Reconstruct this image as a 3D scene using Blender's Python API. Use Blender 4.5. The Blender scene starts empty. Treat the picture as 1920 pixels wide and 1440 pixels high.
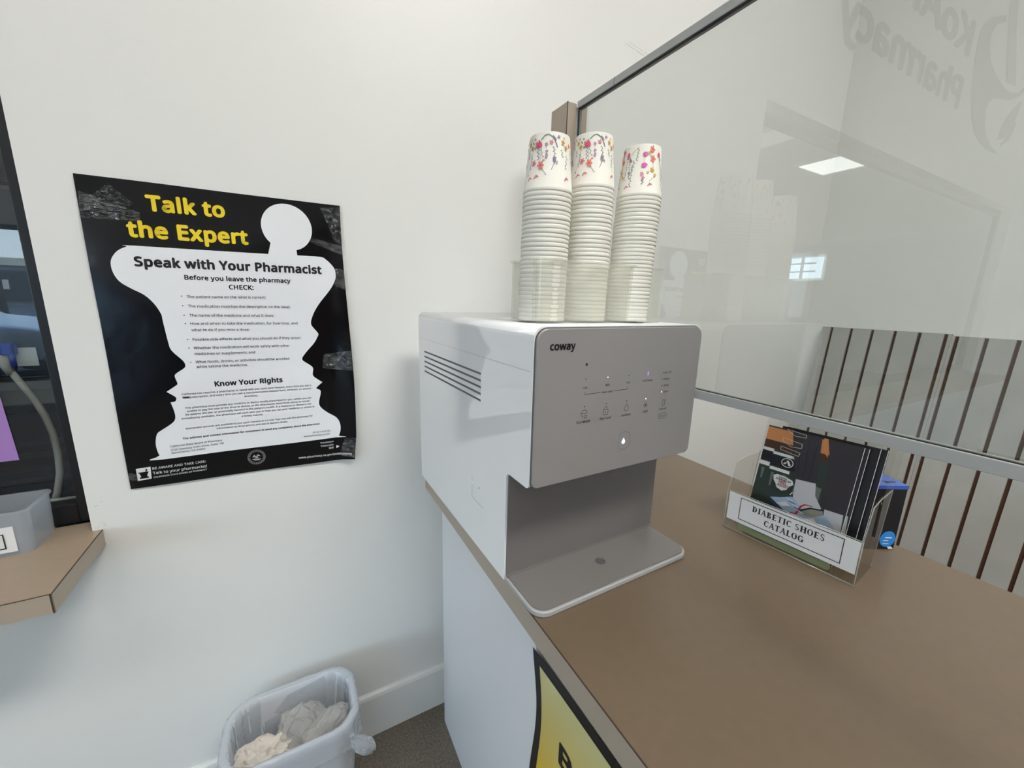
import bpy, bmesh, math, os, random
from mathutils import Vector, Matrix
random.seed(7)
D = bpy.data
SC = bpy.context.scene
COL = SC.collection
PI = math.pi

# ------------------------------------------------------------------ camera
cam = D.cameras.new('camera')
cam.sensor_width = 36.0
cam.lens = 748.358676 / 1920 * 36.0
cam.clip_start = 0.01
camo = D.objects.new('camera', cam)
COL.objects.link(camo)
yaw, pit, rol = 0.503470059, -0.207021209, 0.0258291537
cy_, sy_, cp_, sp_, cr_, sr_ = math.cos(yaw), math.sin(yaw), math.cos(pit), math.sin(pit), math.cos(rol), math.sin(rol)
fwd = Vector((sy_ * cp_, cy_ * cp_, sp_))
rgt = Vector((cy_, -sy_, 0))
upv = rgt.cross(fwd)
r2 = cr_ * rgt + sr_ * upv
u2 = -sr_ * rgt + cr_ * upv
m4 = Matrix(((r2.x, u2.x, -fwd.x, 0), (r2.y, u2.y, -fwd.y, -1.0), (r2.z, u2.z, -fwd.z, 1.245), (0, 0, 0, 1)))
camo.matrix_world = m4
SC.camera = camo

# ------------------------------------------------------------------ world, sun, exposure
SC.view_settings.view_transform = 'Standard'
SC.view_settings.look = 'None'
SC.view_settings.gamma = 1.0
SC.view_settings.exposure = 0.0
SC.view_settings.use_curve_mapping = False
SC.cycles.max_bounces = 14
SC.cycles.diffuse_bounces = 6
SC.cycles.glossy_bounces = 6
SC.cycles.transmission_bounces = 8
SC.cycles.transparent_max_bounces = 32
SC.cycles.caustics_reflective = False
SC.cycles.caustics_refractive = False
SC.cycles.sample_clamp_indirect = 8.0
SC.cycles.use_denoising = True
SKY = 8.8
LAMP = 9.3                # radiance of the ceiling panels on the window side
LAMPR = 38.0               # and of the unseen one added over the counter side to brighten the walls
w = D.worlds.new('sky')
SC.world = w
w.use_nodes = True
nt = w.node_tree
bg = nt.nodes['Background']
tc = nt.nodes.new('ShaderNodeTexCoord')
sx = nt.nodes.new('ShaderNodeSeparateXYZ')
rp = nt.nodes.new('ShaderNodeValToRGB')
nt.links.new(tc.outputs['Generated'], sx.inputs[0])
nt.links.new(sx.outputs['Z'], rp.inputs[0])
rp.color_ramp.elements[0].position = 0.0
rp.color_ramp.elements[0].color = (0.80, 0.90, 1.0, 1)
_e = rp.color_ramp.elements.new(0.22)
_e.color = (0.54, 0.77, 1.0, 1)
rp.color_ramp.elements[-1].position = 0.6
rp.color_ramp.elements[-1].color = (0.34, 0.58, 1.0, 1)
nt.links.new(rp.outputs[0], bg.inputs[0])
bg.inputs[1].default_value = SKY
sun = D.lights.new('sun', 'SUN')
sun.energy = 5.0
sun.angle = 0.02
suno = D.objects.new('sun', sun)
COL.objects.link(suno)
suno.rotation_euler = (math.radians(-48), 0, math.radians(20))


def portal(loc, rot, sx, sy):
    l = D.lights.new('daylight_opening', 'AREA')
    l.shape = 'RECTANGLE'
    l.size, l.size_y = sx, sy
    l.cycles.is_portal = True
    o = D.objects.new('daylight_opening', l)
    COL.objects.link(o)
    o.location = loc
    o.rotation_euler = rot


portal((-4.2, -3.5, 1.15), (PI / 2, 0, -PI / 2), 4.0, 1.6)     # shop window in the left wall
portal((-3.17, -5.9, 1.02), (-PI / 2, 0, PI), 1.8, 1.8)         # shop window in the front wall


# ------------------------------------------------------------------ materials
def mat(name, col, rough=0.5, metal=0.0, spec=0.5, coat=0.0, coat_r=0.03, noise=None, bump=None, emit=None, trans=0.0, ior=1.45, sss=0):
    m = D.materials.new(name)
    m.use_nodes = True
    t = m.node_tree
    b = t.nodes['Principled BSDF']
    c = (*col, 1)
    b.inputs['Base Color'].default_value = c
    b.inputs['Roughness'].default_value = rough
    b.inputs['Metallic'].default_value = metal
    b.inputs['Specular IOR Level'].default_value = spec
    b.inputs['Coat Weight'].default_value = coat
    b.inputs['Coat Roughness'].default_value = coat_r
    b.inputs['IOR'].default_value = ior
    b.inputs['Transmission Weight'].default_value = trans
    tcn = None
    if noise or bump:
        tcn = t.nodes.new('ShaderNodeTexCoord')
    if noise:      # (scale, second colour, contrast low, contrast high)
        n = t.nodes.new('ShaderNodeTexNoise')
        n.inputs['Scale'].default_value = noise[0]
        n.inputs['Detail'].default_value = 6
        t.links.new(tcn.outputs['Object'], n.inputs['Vector'])
        r = t.nodes.new('ShaderNodeValToRGB')
        r.color_ramp.elements[0].position = noise[2]
        r.color_ramp.elements[1].position = noise[3]
        r.color_ramp.elements[0].color = (*noise[1], 1)
        r.color_ramp.elements[1].color = c
        t.links.new(n.outputs['Fac'], r.inputs[0])
        t.links.new(r.outputs[0], b.inputs['Base Color'])
    if bump:       # (scale, strength, distance)
        n = t.nodes.new('ShaderNodeTexNoise')
        n.inputs['Scale'].default_value = bump[0]
        n.inputs['Detail'].default_value = 4
        t.links.new(tcn.outputs['Object'], n.inputs['Vector'])
        bp = t.nodes.new('ShaderNodeBump')
        bp.inputs['Strength'].default_value = bump[1]
        bp.inputs['Distance'].default_value = bump[2]
        t.links.new(n.outputs['Fac'], bp.inputs['Height'])
        t.links.new(bp.outputs[0], b.inputs['Normal'])
        t.links.new(bp.outputs[0], b.inputs['Coat Normal'])
    if emit:
        b.inputs['Emission Color'].default_value = (*emit[0], 1)
        b.inputs['Emission Strength'].default_value = emit[1]
    return m


def glass_mat(name, tint=(1, 1, 1), r0=0.08, r1=0.8, rough=0.0, haze=0.0, haze_col=(0.9, 0.9, 0.9), translucent=False, bump=None):
    """thin clear sheet: transparent with a Fresnel-like reflection on the side that faces the ray, plus an optional haze"""
    m = D.materials.new(name)
    m.use_nodes = True
    t = m.node_tree
    t.nodes.remove(t.nodes['Principled BSDF'])
    out = t.nodes['Material Output']
    tr = t.nodes.new('ShaderNodeBsdfTransparent')
    tr.inputs[0].default_value = (*tint, 1)
    gl = t.nodes.new('ShaderNodeBsdfGlossy')
    gl.inputs['Roughness'].default_value = rough
    lw = t.nodes.new('ShaderNodeLayerWeight')
    lw.inputs[0].default_value = 0.5
    pw = t.nodes.new('ShaderNodeMath'); pw.operation = 'POWER'; pw.inputs[1].default_value = 5.0
    t.links.new(lw.outputs['Facing'], pw.inputs[0])
    ma = t.nodes.new('ShaderNodeMath'); ma.operation = 'MULTIPLY_ADD'
    ma.inputs[1].default_value = r1; ma.inputs[2].default_value = r0
    t.links.new(pw.outputs[0], ma.inputs[0])
    ge = t.nodes.new('ShaderNodeNewGeometry')
    sb = t.nodes.new('ShaderNodeMath'); sb.operation = 'SUBTRACT'; sb.inputs[0].default_value = 1.0
    t.links.new(ge.outputs['Backfacing'], sb.inputs[1])
    mu = t.nodes.new('ShaderNodeMath'); mu.operation = 'MULTIPLY'
    t.links.new(ma.outputs[0], mu.inputs[0]); t.links.new(sb.outputs[0], mu.inputs[1])
    mx = t.nodes.new('ShaderNodeMixShader')
    t.links.new(mu.outputs[0], mx.inputs[0])
    base = tr
    if haze:
        if translucent:
            df = t.nodes.new('ShaderNodeMixShader'); df.inputs[0].default_value = 0.5
            d1 = t.nodes.new('ShaderNodeBsdfDiffuse'); d1.inputs[0].default_value = (*haze_col, 1)
            d2 = t.nodes.new('ShaderNodeBsdfTranslucent'); d2.inputs[0].default_value = (*haze_col, 1)
            t.links.new(d1.outputs[0], df.inputs[1]); t.links.new(d2.outputs[0], df.inputs[2])
        else:
            df = t.nodes.new('ShaderNodeBsdfDiffuse'); df.inputs[0].default_value = (*haze_col, 1)
        hm = t.nodes.new('ShaderNodeMixShader'); hm.inputs[0].default_value = haze
        t.links.new(tr.outputs[0], hm.inputs[1]); t.links.new(df.outputs[0], hm.inputs[2])
        base = hm
    t.links.new(base.outputs[0], mx.inputs[1])
    t.links.new(gl.outputs[0], mx.inputs[2])
    t.links.new(mx.outputs[0], out.inputs['Surface'])
    if bump:
        tcn = t.nodes.new('ShaderNodeTexCoord')
        n = t.nodes.new('ShaderNodeTexNoise'); n.inputs['Scale'].default_value = bump[0]; n.inputs['Detail'].default_value = 5
        t.links.new(tcn.outputs['Object'], n.inputs['Vector'])
        bp = t.nodes.new('ShaderNodeBump'); bp.inputs['Strength'].default_value = bump[1]; bp.inputs['Distance'].default_value = bump[2]
        t.links.new(n.outputs['Fac'], bp.inputs['Height'])
        t.links.new(bp.outputs[0], gl.inputs['Normal']); t.links.new(bp.outputs[0], lw.inputs['Normal'])
    return m


M = {}
M['wall'] = mat('wall_paint', (0.80, 0.80, 0.775), 0.42, bump=(260, 0.06, 0.002), noise=(2.2, (0.775, 0.775, 0.755), 0.3, 0.7))
M['ceil'] = mat('ceiling_paint', (0.80, 0.80, 0.78), 0.8)
M['base'] = mat('baseboard_paint', (0.74, 0.74, 0.72), 0.35)
M['carpet'] = mat('carpet', (0.245, 0.205, 0.165), 0.95, noise=(170, (0.12, 0.10, 0.08), 0.3, 0.72), bump=(420, 0.6, 0.004))
M['lam'] = mat('beige_laminate', (0.385, 0.300, 0.218), 0.33, noise=(60, (0.365, 0.283, 0.205), 0.3, 0.7))
M['top'] = mat('shaded_beige_laminate', (0.160, 0.117, 0.078), 0.30, noise=(60, (0.151, 0.110, 0.073), 0.3, 0.7))  # beige worktop laminate, its colour darkened to stand in for shade
M['lamedge'] = mat('beige_laminate_edge', (0.395, 0.330, 0.262), 0.42)
M['seam'] = mat('laminate_seam', (0.05, 0.035, 0.025), 0.6)
M['panel'] = mat('white_laminate', (0.74, 0.75, 0.77), 0.35)
M['black'] = mat('black_metal', (0.012, 0.012, 0.013), 0.35)
M['blk_dull'] = mat('black_plastic', (0.02, 0.021, 0.024), 0.5)
M['glass'] = glass_mat('clear_glass', (0.90, 0.915, 0.905), 0.135, 0.85)
M['wglass'] = glass_mat('window_glass', (0.90, 0.93, 0.93), 0.10, 0.85)
M['alu'] = mat('brushed_aluminium', (0.42, 0.43, 0.42), 0.45, 0.0)
M['gasket'] = mat('black_gasket', (0.012, 0.012, 0.012), 0.6)
M['pblack'] = mat('poster_black', (0.004, 0.004, 0.005), 0.16, spec=0.5, bump=(7, 0.07, 0.02))
M['pwhite'] = mat('poster_white', (0.83, 0.845, 0.875), 0.30, bump=(9, 0.12, 0.02))
M['pyellow'] = mat('poster_yellow', (0.86, 0.66, 0.03), 0.3)
M['ink'] = mat('poster_ink', (0.022, 0.022, 0.025), 0.3)
M['inkw'] = mat('poster_white_ink', (0.72, 0.73, 0.74), 0.35)
M['tape'] = glass_mat('clear_tape', (0.93, 0.95, 0.95), 0.10, 0.8, 0.10, bump=(46, 1.0, 0.02))
M['shell'] = mat('white_gloss_plastic', (0.89, 0.895, 0.90), 0.30, coat=1.0, coat_r=0.006)
M['shell'].node_tree.nodes['Principled BSDF'].inputs['Coat IOR'].default_value = 1.85
M['taupe'] = mat('taupe_satin_plastic', (0.265, 0.249, 0.246), 0.36)
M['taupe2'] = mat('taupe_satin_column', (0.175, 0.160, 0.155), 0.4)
M['taupe3'] = mat('taupe_tray_plastic', (0.195, 0.180, 0.176), 0.33)
M['rim'] = mat('drip_tray_rim_plastic', (0.40, 0.395, 0.39), 0.35)
M['dark'] = mat('dark_slot', (0.10, 0.10, 0.105), 0.5)
M['print'] = mat('panel_print', (0.015, 0.014, 0.014), 0.4)
M['led'] = mat('white_led', (0.9, 0.9, 0.9), 0.4, emit=((1, 1, 1), 1.2))
M['ledp'] = mat('violet_led', (0.3, 0.3, 0.7), 0.4, emit=((0.32, 0.28, 0.95), 0.75))
M['cup'] = mat('white_paper_cup', (0.75, 0.735, 0.66), 0.6)
M['acr'] = glass_mat('clear_acrylic', (0.955, 0.955, 0.94), 0.05, 0.7)
M['acredge2'] = glass_mat('acrylic_edge_highlight', (0.95, 0.95, 0.93), 0.10, 0.8, 0.02, 0.35, (0.86, 0.85, 0.80), True)  # whitish haze puts the edge highlights into the acrylic's colour
M['acredge'] = mat('acrylic_edge', (0.62, 0.60, 0.56), 0.25)
M['frost'] = glass_mat('cloudy_acrylic', (0.97, 0.97, 0.95), 0.035, 0.45, 0.10, 0.20, (0.95, 0.95, 0.91), True)
M['binclear'] = glass_mat('cloudy_plastic_bin', (0.92, 0.94, 0.96), 0.05, 0.6, 0.15, 0.32, (0.88, 0.92, 0.97), True)
M['paper'] = mat('white_paper', (0.78, 0.77, 0.76), 0.7)
M['slat'] = mat('white_slatwall', (0.44, 0.44, 0.415), 0.5, noise=(9, (0.395, 0.395, 0.375), 0.35, 0.65))
M['slot'] = mat('brown_mdf_groove', (0.085, 0.036, 0.018), 0.7)
M['purple'] = mat('purple_card', (0.36, 0.20, 0.50), 0.5)
M['green'] = mat('green_leaflet', (0.26, 0.30, 0.17), 0.5)
M['blue_ink'] = mat('blue_ink', (0.03, 0.05, 0.16), 0.5)
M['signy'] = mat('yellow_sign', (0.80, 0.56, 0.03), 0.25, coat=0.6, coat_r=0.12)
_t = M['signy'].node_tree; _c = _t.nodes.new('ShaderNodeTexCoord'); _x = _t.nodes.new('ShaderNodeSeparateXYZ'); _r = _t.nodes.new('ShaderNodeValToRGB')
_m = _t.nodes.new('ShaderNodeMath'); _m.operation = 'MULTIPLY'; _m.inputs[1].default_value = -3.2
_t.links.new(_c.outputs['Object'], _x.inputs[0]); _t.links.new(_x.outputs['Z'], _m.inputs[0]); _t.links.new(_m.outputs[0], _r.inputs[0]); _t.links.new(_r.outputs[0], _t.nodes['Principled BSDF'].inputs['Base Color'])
_r.color_ramp.elements[0].color = (.66, .62, .30, 1); _r.color_ramp.elements[1].color = (.72, .47, .012, 1); _r.color_ramp.elements[0].position = .05; _r.color_ramp.elements[1].position = .75     # pale yellow at the top, deep yellow lower down
M['signk'] = mat('black_sign_border', (0.012, 0.012, 0.012), 0.3)
M['signgrey'] = mat('grey_sign_acrylic', (0.10, 0.11, 0.115), 0.4)
M['lamp'] = mat('lit_diffuser', (0.9, 0.9, 0.88), 0.5, emit=((1.0, 0.975, 0.93), LAMP))
M['lampr'] = mat('added_diffuser_counter_side', (0.9, 0.9, 0.88), 0.5, emit=((1.0, 0.975, 0.93), LAMPR))
M['lampdim'] = mat('dim_diffuser', (0.85, 0.82, 0.78), 0.5, emit=((1.0, 0.92, 0.85), 1.0))
M['lampin'] = mat('lit_pharmacy_diffuser', (0.9, 0.9, 0.9), 0.5, emit=((1.0, 0.98, 0.95), 6.5))
M['cable'] = mat('grey_cable', (0.40, 0.38, 0.34), 0.5)
M['vga'] = mat('blue_plug', (0.02, 0.05, 0.33), 0.4)
M['beigebox'] = mat('beige_plastic', (0.48, 0.43, 0.36), 0.5)
M['mon'] = mat('dark_monitor_plastic', (0.03, 0.033, 0.045), 0.35)
M['binw'] = mat('white_bin_plastic', (0.62, 0.64, 0.68), 0.4)
M['liner'] = glass_mat('translucent_bag', (0.86, 0.88, 0.90), 0.07, 0.6, 0.12, 0.50, (0.84, 0.87, 0.90), True, bump=(26, 0.7, 0.03))
M['bagc'] = glass_mat('clear_bag', (0.90, 0.89, 0.86), 0.10, 0.6, 0.10, 0.42, (1.0, 0.99, 0.97), True, bump=(60, 0.9, 0.02))
M['tanpap'] = mat('tan_tissue_paper', (0.66, 0.61, 0.55), 0.85)
M['asphalt'] = mat('asphalt', (0.10, 0.10, 0.105), 0.9, noise=(30, (0.07, 0.07, 0.075), 0.3, 0.7))
M['stucco'] = mat('grey_stucco', (0.16, 0.165, 0.175), 0.9)
M['cream'] = mat('cream_stucco', (0.62, 0.56, 0.44), 0.9)
M['carsil'] = mat('silver_car_paint', (0.62, 0.64, 0.66), 0.3, 0.4)
M['carblk'] = mat('black_car_paint', (0.015, 0.017, 0.022), 0.2)
M['pole'] = mat('pole_wood', (0.16, 0.13, 0.11), 0.8)
M['wood'] = mat('brown_wood', (0.26, 0.145, 0.08), 0.45, noise=(14, (0.19, 0.10, 0.055), 0.35, 0.65))


# ------------------------------------------------------------------ mesh helpers
class MB:
    def __init__(s):
        s.bm = bmesh.new()
        s.mi = 0

    def faces(s, vs, fs, smooth=False):
        V = [s.bm.verts.new(v) for v in vs]
        for f in fs:
            try:
                q = s.bm.faces.new([V[i] for i in f])
                q.material_index = s.mi
                q.smooth = smooth
            except ValueError:
                pass
        return s

    def box(s, a, b):
        (x0, y0, z0), (x1, y1, z1) = a, b
        return s.faces([(x0, y0, z0), (x1, y0, z0), (x1, y1, z0), (x0, y1, z0), (x0, y0, z1), (x1, y0, z1), (x1, y1, z1), (x0, y1, z1)],
                       [(0, 3, 2, 1), (4, 5, 6, 7), (0, 1, 5, 4), (1, 2, 6, 5), (2, 3, 7, 6), (3, 0, 4, 7)])

    def loft(s, rings, cap0=True, cap1=True, smooth=False, closed=True):
        R = [[s.bm.verts.new(v) for v in r] for r in rings]
        n = len(R[0])
        for a, b in zip(R, R[1:]):
            for i in range(n if closed else n - 1):
                j = (i + 1) % n
                f = s.bm.faces.new((a[i], a[j], b[j], b[i]))
                f.smooth = smooth
                f.material_index = s.mi
        if cap0:
            f = s.bm.faces.new(R[0][::-1]); f.material_index = s.mi
        if cap1:
            f = s.bm.faces.new(R[-1]); f.material_index = s.mi
        return s

    def prism(s, poly, fn, t0, t1):
        return s.loft([[fn(x, y, t0) for x, y in poly], [fn(x, y, t1) for x, y in poly]])

    def cyl(s, c, r, h, n=24, axis='z', r1=None):
        r1 = r if r1 is None else r1
        ring = lambda rr, t: [tuple(Vector(c) + ax(axis, rr * math.cos(2 * PI * i / n), rr * math.sin(2 * PI * i / n), t)) for i in range(n)]
        return s.loft([ring(r, 0), ring(r1, h)], smooth=True)

    def tube(s, pts, r, n=8, cap=True):
        P = [Vector(p) for p in pts]
        rings = []
        for i, p in enumerate(P):
            d = (P[min(i + 1, len(P) - 1)] - P[max(i - 1, 0)]).normalized()
            a = d.cross(Vector((0, 0, 1)))
            if a.length < 1e-3:
                a = d.cross(Vector((1, 0, 0)))
            a.normalize(); b = a.cross(d)
            rr = r[i] if isinstance(r, (list, tuple)) else r
            rings.append([tuple(p + a * rr * math.cos(2 * PI * k / n) + b * rr * math.sin(2 * PI * k / n)) for k in range(n)])
        return s.loft(rings, cap, cap, True)

    def grid(s, fn, nu, nv, smooth=True):
        V = [[s.bm.verts.new(fn(i / nu, j / nv)) for j in range(nv + 1)] for i in range(nu + 1)]
        for i in range(nu):
            for j in range(nv):
                f = s.bm.faces.new((V[i][j], V[i + 1][j], V[i + 1][j + 1], V[i][j + 1]))
                f.smooth = smooth; f.material_index = s.mi
        return s

    def add_mesh(s, me, fn):
        V = [s.bm.verts.new(fn(v.co)) for v in me.vertices]
        for p in me.polygons:
            try:
                f = s.bm.faces.new([V[i] for i in p.vertices]); f.material_index = s.mi
            except ValueError:
                pass
        return s

    def build(s, name, mats, parent=None, loc=None, bevel=0, seg=2, fix=True, solid=0):
        if fix:
            bmesh.ops.recalc_face_normals(s.bm, faces=s.bm.faces)
        me = D.meshes.new(name)
        s.bm.to_mesh(me); s.bm.free()
        for m in (mats if isinstance(mats, (list, tuple)) else [mats]):
            me.materials.append(m)
        o = D.objects.new(name, me)
        COL.objects.link(o)
        if parent is not None:
            o.parent = parent
        if loc:
            o.location = loc
        if solid:
            sm = o.modifiers.new('thickness', 'SOLIDIFY'); sm.thickness = solid; sm.offset = 0
        if bevel:
            b = o.modifiers.new('bevel', 'BEVEL'); b.width = bevel; b.segments = seg; b.limit_method = 'ANGLE'; b.angle_limit = math.radians(40)
        return o


def ax(axis, a, b, t):
    return Vector((a, b, t)) if axis == 'z' else (Vector((t, a, b)) if axis == 'x' else Vector((a, t, b)))


def rrect(x0, y0, x1, y1, r, n=6, corners=(1, 1, 1, 1)):
    """rounded rectangle, counter-clockwise from lower left"""
    out = []
    for k, (cx, cy, a0) in enumerate(((x0, y0, PI), (x1, y0, 1.5 * PI), (x1, y1, 0), (x0, y1, .5 * PI))):
        rr = r * corners[k]
        if rr <= 0:
            out.append((cx, cy)); continue
        ox = cx + (rr if k in (0, 3) else -rr); oy = cy + (rr if k in (0, 1) else -rr)
        for i in range(n + 1):
            a = a0 + .5 * PI * i / n
            out.append((ox + rr * math.cos(a), oy + rr * math.sin(a)))
    return out


def fill2d(outer, holes=(), extrude=0.0):
    """flat filled outline with holes -> temporary mesh in the xy plane"""
    cu = D.curves.new('tmp', 'CURVE'); cu.dimensions = '2D'; cu.fill_mode = 'BOTH'; cu.extrude = extrude
    for ring in [outer, *holes]:
        sp = cu.splines.new('POLY'); sp.points.add(len(ring) - 1); sp.use_cyclic_u = True
        for p, q in zip(sp.points, ring):
            p.co = (q[0], q[1], 0, 1)
    return _to_mesh(cu)


def _to_mesh(cu):
    o = D.objects.new('tmp', cu); COL.objects.link(o)
    dg = bpy.context.evaluated_depsgraph_get()
    me = D.meshes.new_from_object(o.evaluated_get(dg))
    D.objects.remove(o); D.curves.remove(cu)
    return me


FONT = None
try:        # a humanist sans that ships with Blender; without it the built-in face is used
    FONT = D.fonts.load(os.path.join(bpy.utils.resource_path('LOCAL'), 'datafiles', 'fonts', 'NotoSansMath-Regular.woff2'))
except Exception:
    FONT = None


def text2d(s, bold=0.0, extrude=0.0, spacing=1.0):
    cu = D.curves.new('tmp', 'FONT'); cu.body = s; cu.size = 1.0
    if FONT and all(ord(c) < 256 for c in s): cu.font = FONT
    cu.offset = bold; cu.extrude = extrude
    cu.resolution_u = 3; cu.space_character = spacing
    return _to_mesh(cu)


def bounds(me):
    xs = [v.co.x for v in me.vertices]; ys = [v.co.y for v in me.vertices]
    return min(xs), max(xs), min(ys), max(ys)


def text_line(mb, s, x0, z0, x1, z1, fn, bold=0.0, tall=1.1, spacing=1.0, free=False):
    """sets a line of lettering from (x0,z0) to (x1,z1) on a surface given by fn(x, z)"""
    me = text2d(s, bold if bold <= .012 else 0, spacing=spacing)
    if not me.vertices:
        return
    a, b, c, d = bounds(me)
    k = (x1 - x0) / (b - a)
    e = bold if bold > .012 else 0          # heavier strokes: the same letters printed again a hair to each side
    offs = [(0, 0)] if not e else [(e * math.cos(q * PI / 4), e * math.sin(q * PI / 4)) for q in range(8)]
    k = (x1 - x0) / (b - a + 2 * e)
    for ox, oy in offs:
        mb.add_mesh(me, lambda v: fn(x0 + (v.x - a + e + ox) * k, z0 + (z1 - z0) * (v.x - a) / (b - a) + (v.y + oy) * k * tall))
    D.meshes.remove(me)


def copyo(o, parent=None):
    c = o.copy(); COL.objects.link(c)
    if parent is not None:
        c.parent = parent
    return c


def thing(name, label, cat, loc=(0, 0, 0), rotz=0.0, group=None):
    o = D.objects.new(name, None); COL.objects.link(o)
    o.location = loc; o.rotation_euler = (0, 0, rotz); o.empty_display_size = .05
    return tag(o, label, cat, group)


def tag(o, label, cat, group=None, kind=None):
    o['label'] = label; o['category'] = cat
    if group: o['group'] = group
    if kind: o['kind'] = kind
    return o


def struct(o, label=None):
    o['kind'] = 'structure'
    if label: o['label'] = label
    return o


# ------------------------------------------------------------------ the room shell
XL, XR, YF, ZC = -4.3, 2.12, -6.0, 3.3
struct(MB().box((-9, YF - .2, -.1), (XR + .2, 4.6, 0)).build('floor', M['carpet']), 'brown grey low pile carpet floor')
WX0, WX1, WZ0, WZ1 = -3.5, -.372, .752, 1.984           # reception window opening
b = MB()
b.box((XL, 0, 0), (WX0, .1, ZC)); b.box((WX1, 0, 0), (XR, .1, ZC)); b.box((WX0, 0, 0), (WX1, .1, WZ0)); b.box((WX0, 0, WZ1), (WX1, .1, ZC))
bmesh.ops.remove_doubles(b.bm, verts=b.bm.verts, dist=1e-5)
wall_back = struct(b.build('wall_back', M['wall']), 'white painted wall behind the poster and counter')
struct(MB().box((XR, YF, 0), (XR + .12, .1, ZC)).build('wall_right', M['wall']), 'white side wall behind the leaning slatted panels')
b = MB()
LY0, LY1, LZ0, LZ1 = -5.55, -1.5, .35, 1.96
b.box((XL - .15, LY1, 0), (XL, .1, ZC)); b.box((XL - .15, YF, 0), (XL, LY0, ZC)); b.box((XL - .15, LY0, 0), (XL, LY1, LZ0)); b.box((XL - .15, LY0, LZ1), (XL, LY1, ZC))
struct(b.build('wall_left', M['wall']))
FX0, FX1, FZ0, FZ1 = -4.1, -2.25, .1, 1.96
b = MB()
b.box((XL, YF - .15, 0), (FX0, YF, ZC)); b.box((FX1, YF - .15, 0), (XR, YF, ZC)); b.box((FX0, YF - .15, 0), (FX1, YF, FZ0)); b.box((FX0, YF - .15, FZ1), (FX1, YF, ZC))
struct(b.build('wall_front', M['wall']))
struct(MB().box((XL - .15, YF - .15, ZC), (XR + .12, .1, ZC + .15)).build('ceiling', M['ceil']), 'white ceiling of the waiting room')
prof = [(0, 0), (-.013, 0), (-.013, .128), (-.010, .136), (-.004, .1405), (0, .1405)]
struct(MB().prism(prof, lambda y, z, t: (t, y, z), -4.29, XR - .001).build('baseboard_back', M['base']), 'white baseboard along the back wall')
struct(MB().prism(prof, lambda y, z, t: (XR + y, t, z), -5.9, -.014).build('baseboard_right', M['base']))


def storefront(name, fn, a0, a1, z0, z1, n):
    o = D.objects.new(name, None); COL.objects.link(o); struct(o)
    b = MB()
    W = .05
    for i in range(n + 1):
        a = a0 + (a1 - a0) * i / n
        lo, hi = (a, a + W) if i == 0 else ((a - W, a) if i == n else (a - W / 2, a + W / 2))
        b.box(fn(lo, -.05, z0), fn(hi, .05, z1))
    b.box(fn(a0, -.05, z0), fn(a1, .05, z0 + W)); b.box(fn(a0, -.05, z1 - W), fn(a1, .05, z1))
    b.build('window_frame', M['black'], o)
    MB().box(fn(a0 + .01, -.004, z0 + .01), fn(a1 - .01, .004, z1 - .01)).build('pane', M['wglass'], o)
    return o


storefront('window_2', lambda a, d, z: (XL - .075 + d, a, z), LY0, LY1, LZ0, LZ1, 3)
storefront('window_3', lambda a, d, z: (a, YF - .075 + d, z), FX0, FX1, FZ0, FZ1, 2)

# reception window: black frame and one clear pane
win = D.objects.new('window_1', None); COL.objects.link(win); struct(win, 'black framed reception window beside the poster')
b = MB()
FY0, FY1 = .052, .084
b.box((-.405, FY0, .785), (-.3725, FY1, 1.984)); b.box((WX0, FY0, .785), (WX0 + .035, FY1, 1.984))
b.box((WX0 + .035, FY0, .785), (-.405, FY1, .826)); b.box((WX0 + .035, FY0, 1.95), (-.405, FY1, 1.984))
b.build('window_frame', M['black'], win, bevel=.0015)
MB().box((WX0 + .03, .066, .82), (-.403, .070, 1.953)).build('pane', M['wglass'], win)

# pencil scuffs on the wall above the glass divider
b = MB()
for (x0, z0, x1, z1, t) in ((.888, 1.963, .925, 1.958, .0012), (.93, 1.957, .964, 1.952, .0016), (.902, 1.9695, .955, 1.963, .0009), (.96, 1.962, .985, 1.9585, .0012), (1.005, 1.9565, 1.017, 1.9545, .0016)):
    b.faces([(x0, -.0006, z0), (x1, -.0006, z1), (x1, -.0006, z1 + t), (x0, -.0006, z0 + t)], [(0, 1, 2, 3)])
rr = random.Random(5)
for k in range(7):
    x, z = -.368 + rr.random() ** 2 * .016, .79 + rr.random() * .06
    L, t_ = .002 + rr.random() * .004, .0004 + rr.random() * .0007
    dz = rr.uniform(-1, 1) * L
    b.faces([(x, -.0006, z), (x + L, -.0006, z + dz * .4), (x + L, -.0006, z + dz * .4 + t_), (x, -.0006, z + t_)], [(0, 1, 2, 3)])
b.build('scuff_mark', mat('pencil_scuff', (.52, .52, .51), .8), wall_back)

# ------------------------------------------------------------------ pharmacy room behind the reception window
ZI = 2.6
struct(MB().box((-9, 4.5, 0), (XR + .2, 4.6, ZI)).build('wall_far', M['wall']))
b = MB()
b.box((-9.1, .1, 0), (-9, 3.64, ZI)); b.box((-9.1, 4.46, 0), (-9, 4.6, ZI)); b.box((-9.1, 3.64, 0), (-9, 4.46, 1.84)); b.box((-9.1, 3.64, 2.40), (-9, 4.46, ZI))
struct(b.build('wall_far_left', M['wall']))
_w4 = storefront('window_4', lambda a, d, z: (-9.05 + d, a, z), 3.64, 4.46, 1.84, 2.40, 1)
M['tint'] = glass_mat('tinted_glass', (0.66, 0.64, 0.60), 0.08, 0.8)
_w4.children[-1].data.materials[0] = M['tint']
struct(MB().box((XR + .12, .1, 0), (XR + .22, 4.6, ZI)).build('wall_far_right', M['wall']))
struct(MB().box((-9.1, .1, ZI), (XR + .22, 4.6, ZI + .15)).build('ceiling_far', M['ceil']))
struct(MB().box((-9, .1, 0), (XL, .2, ZC)).build('wall_far_front', M['wall']))


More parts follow.
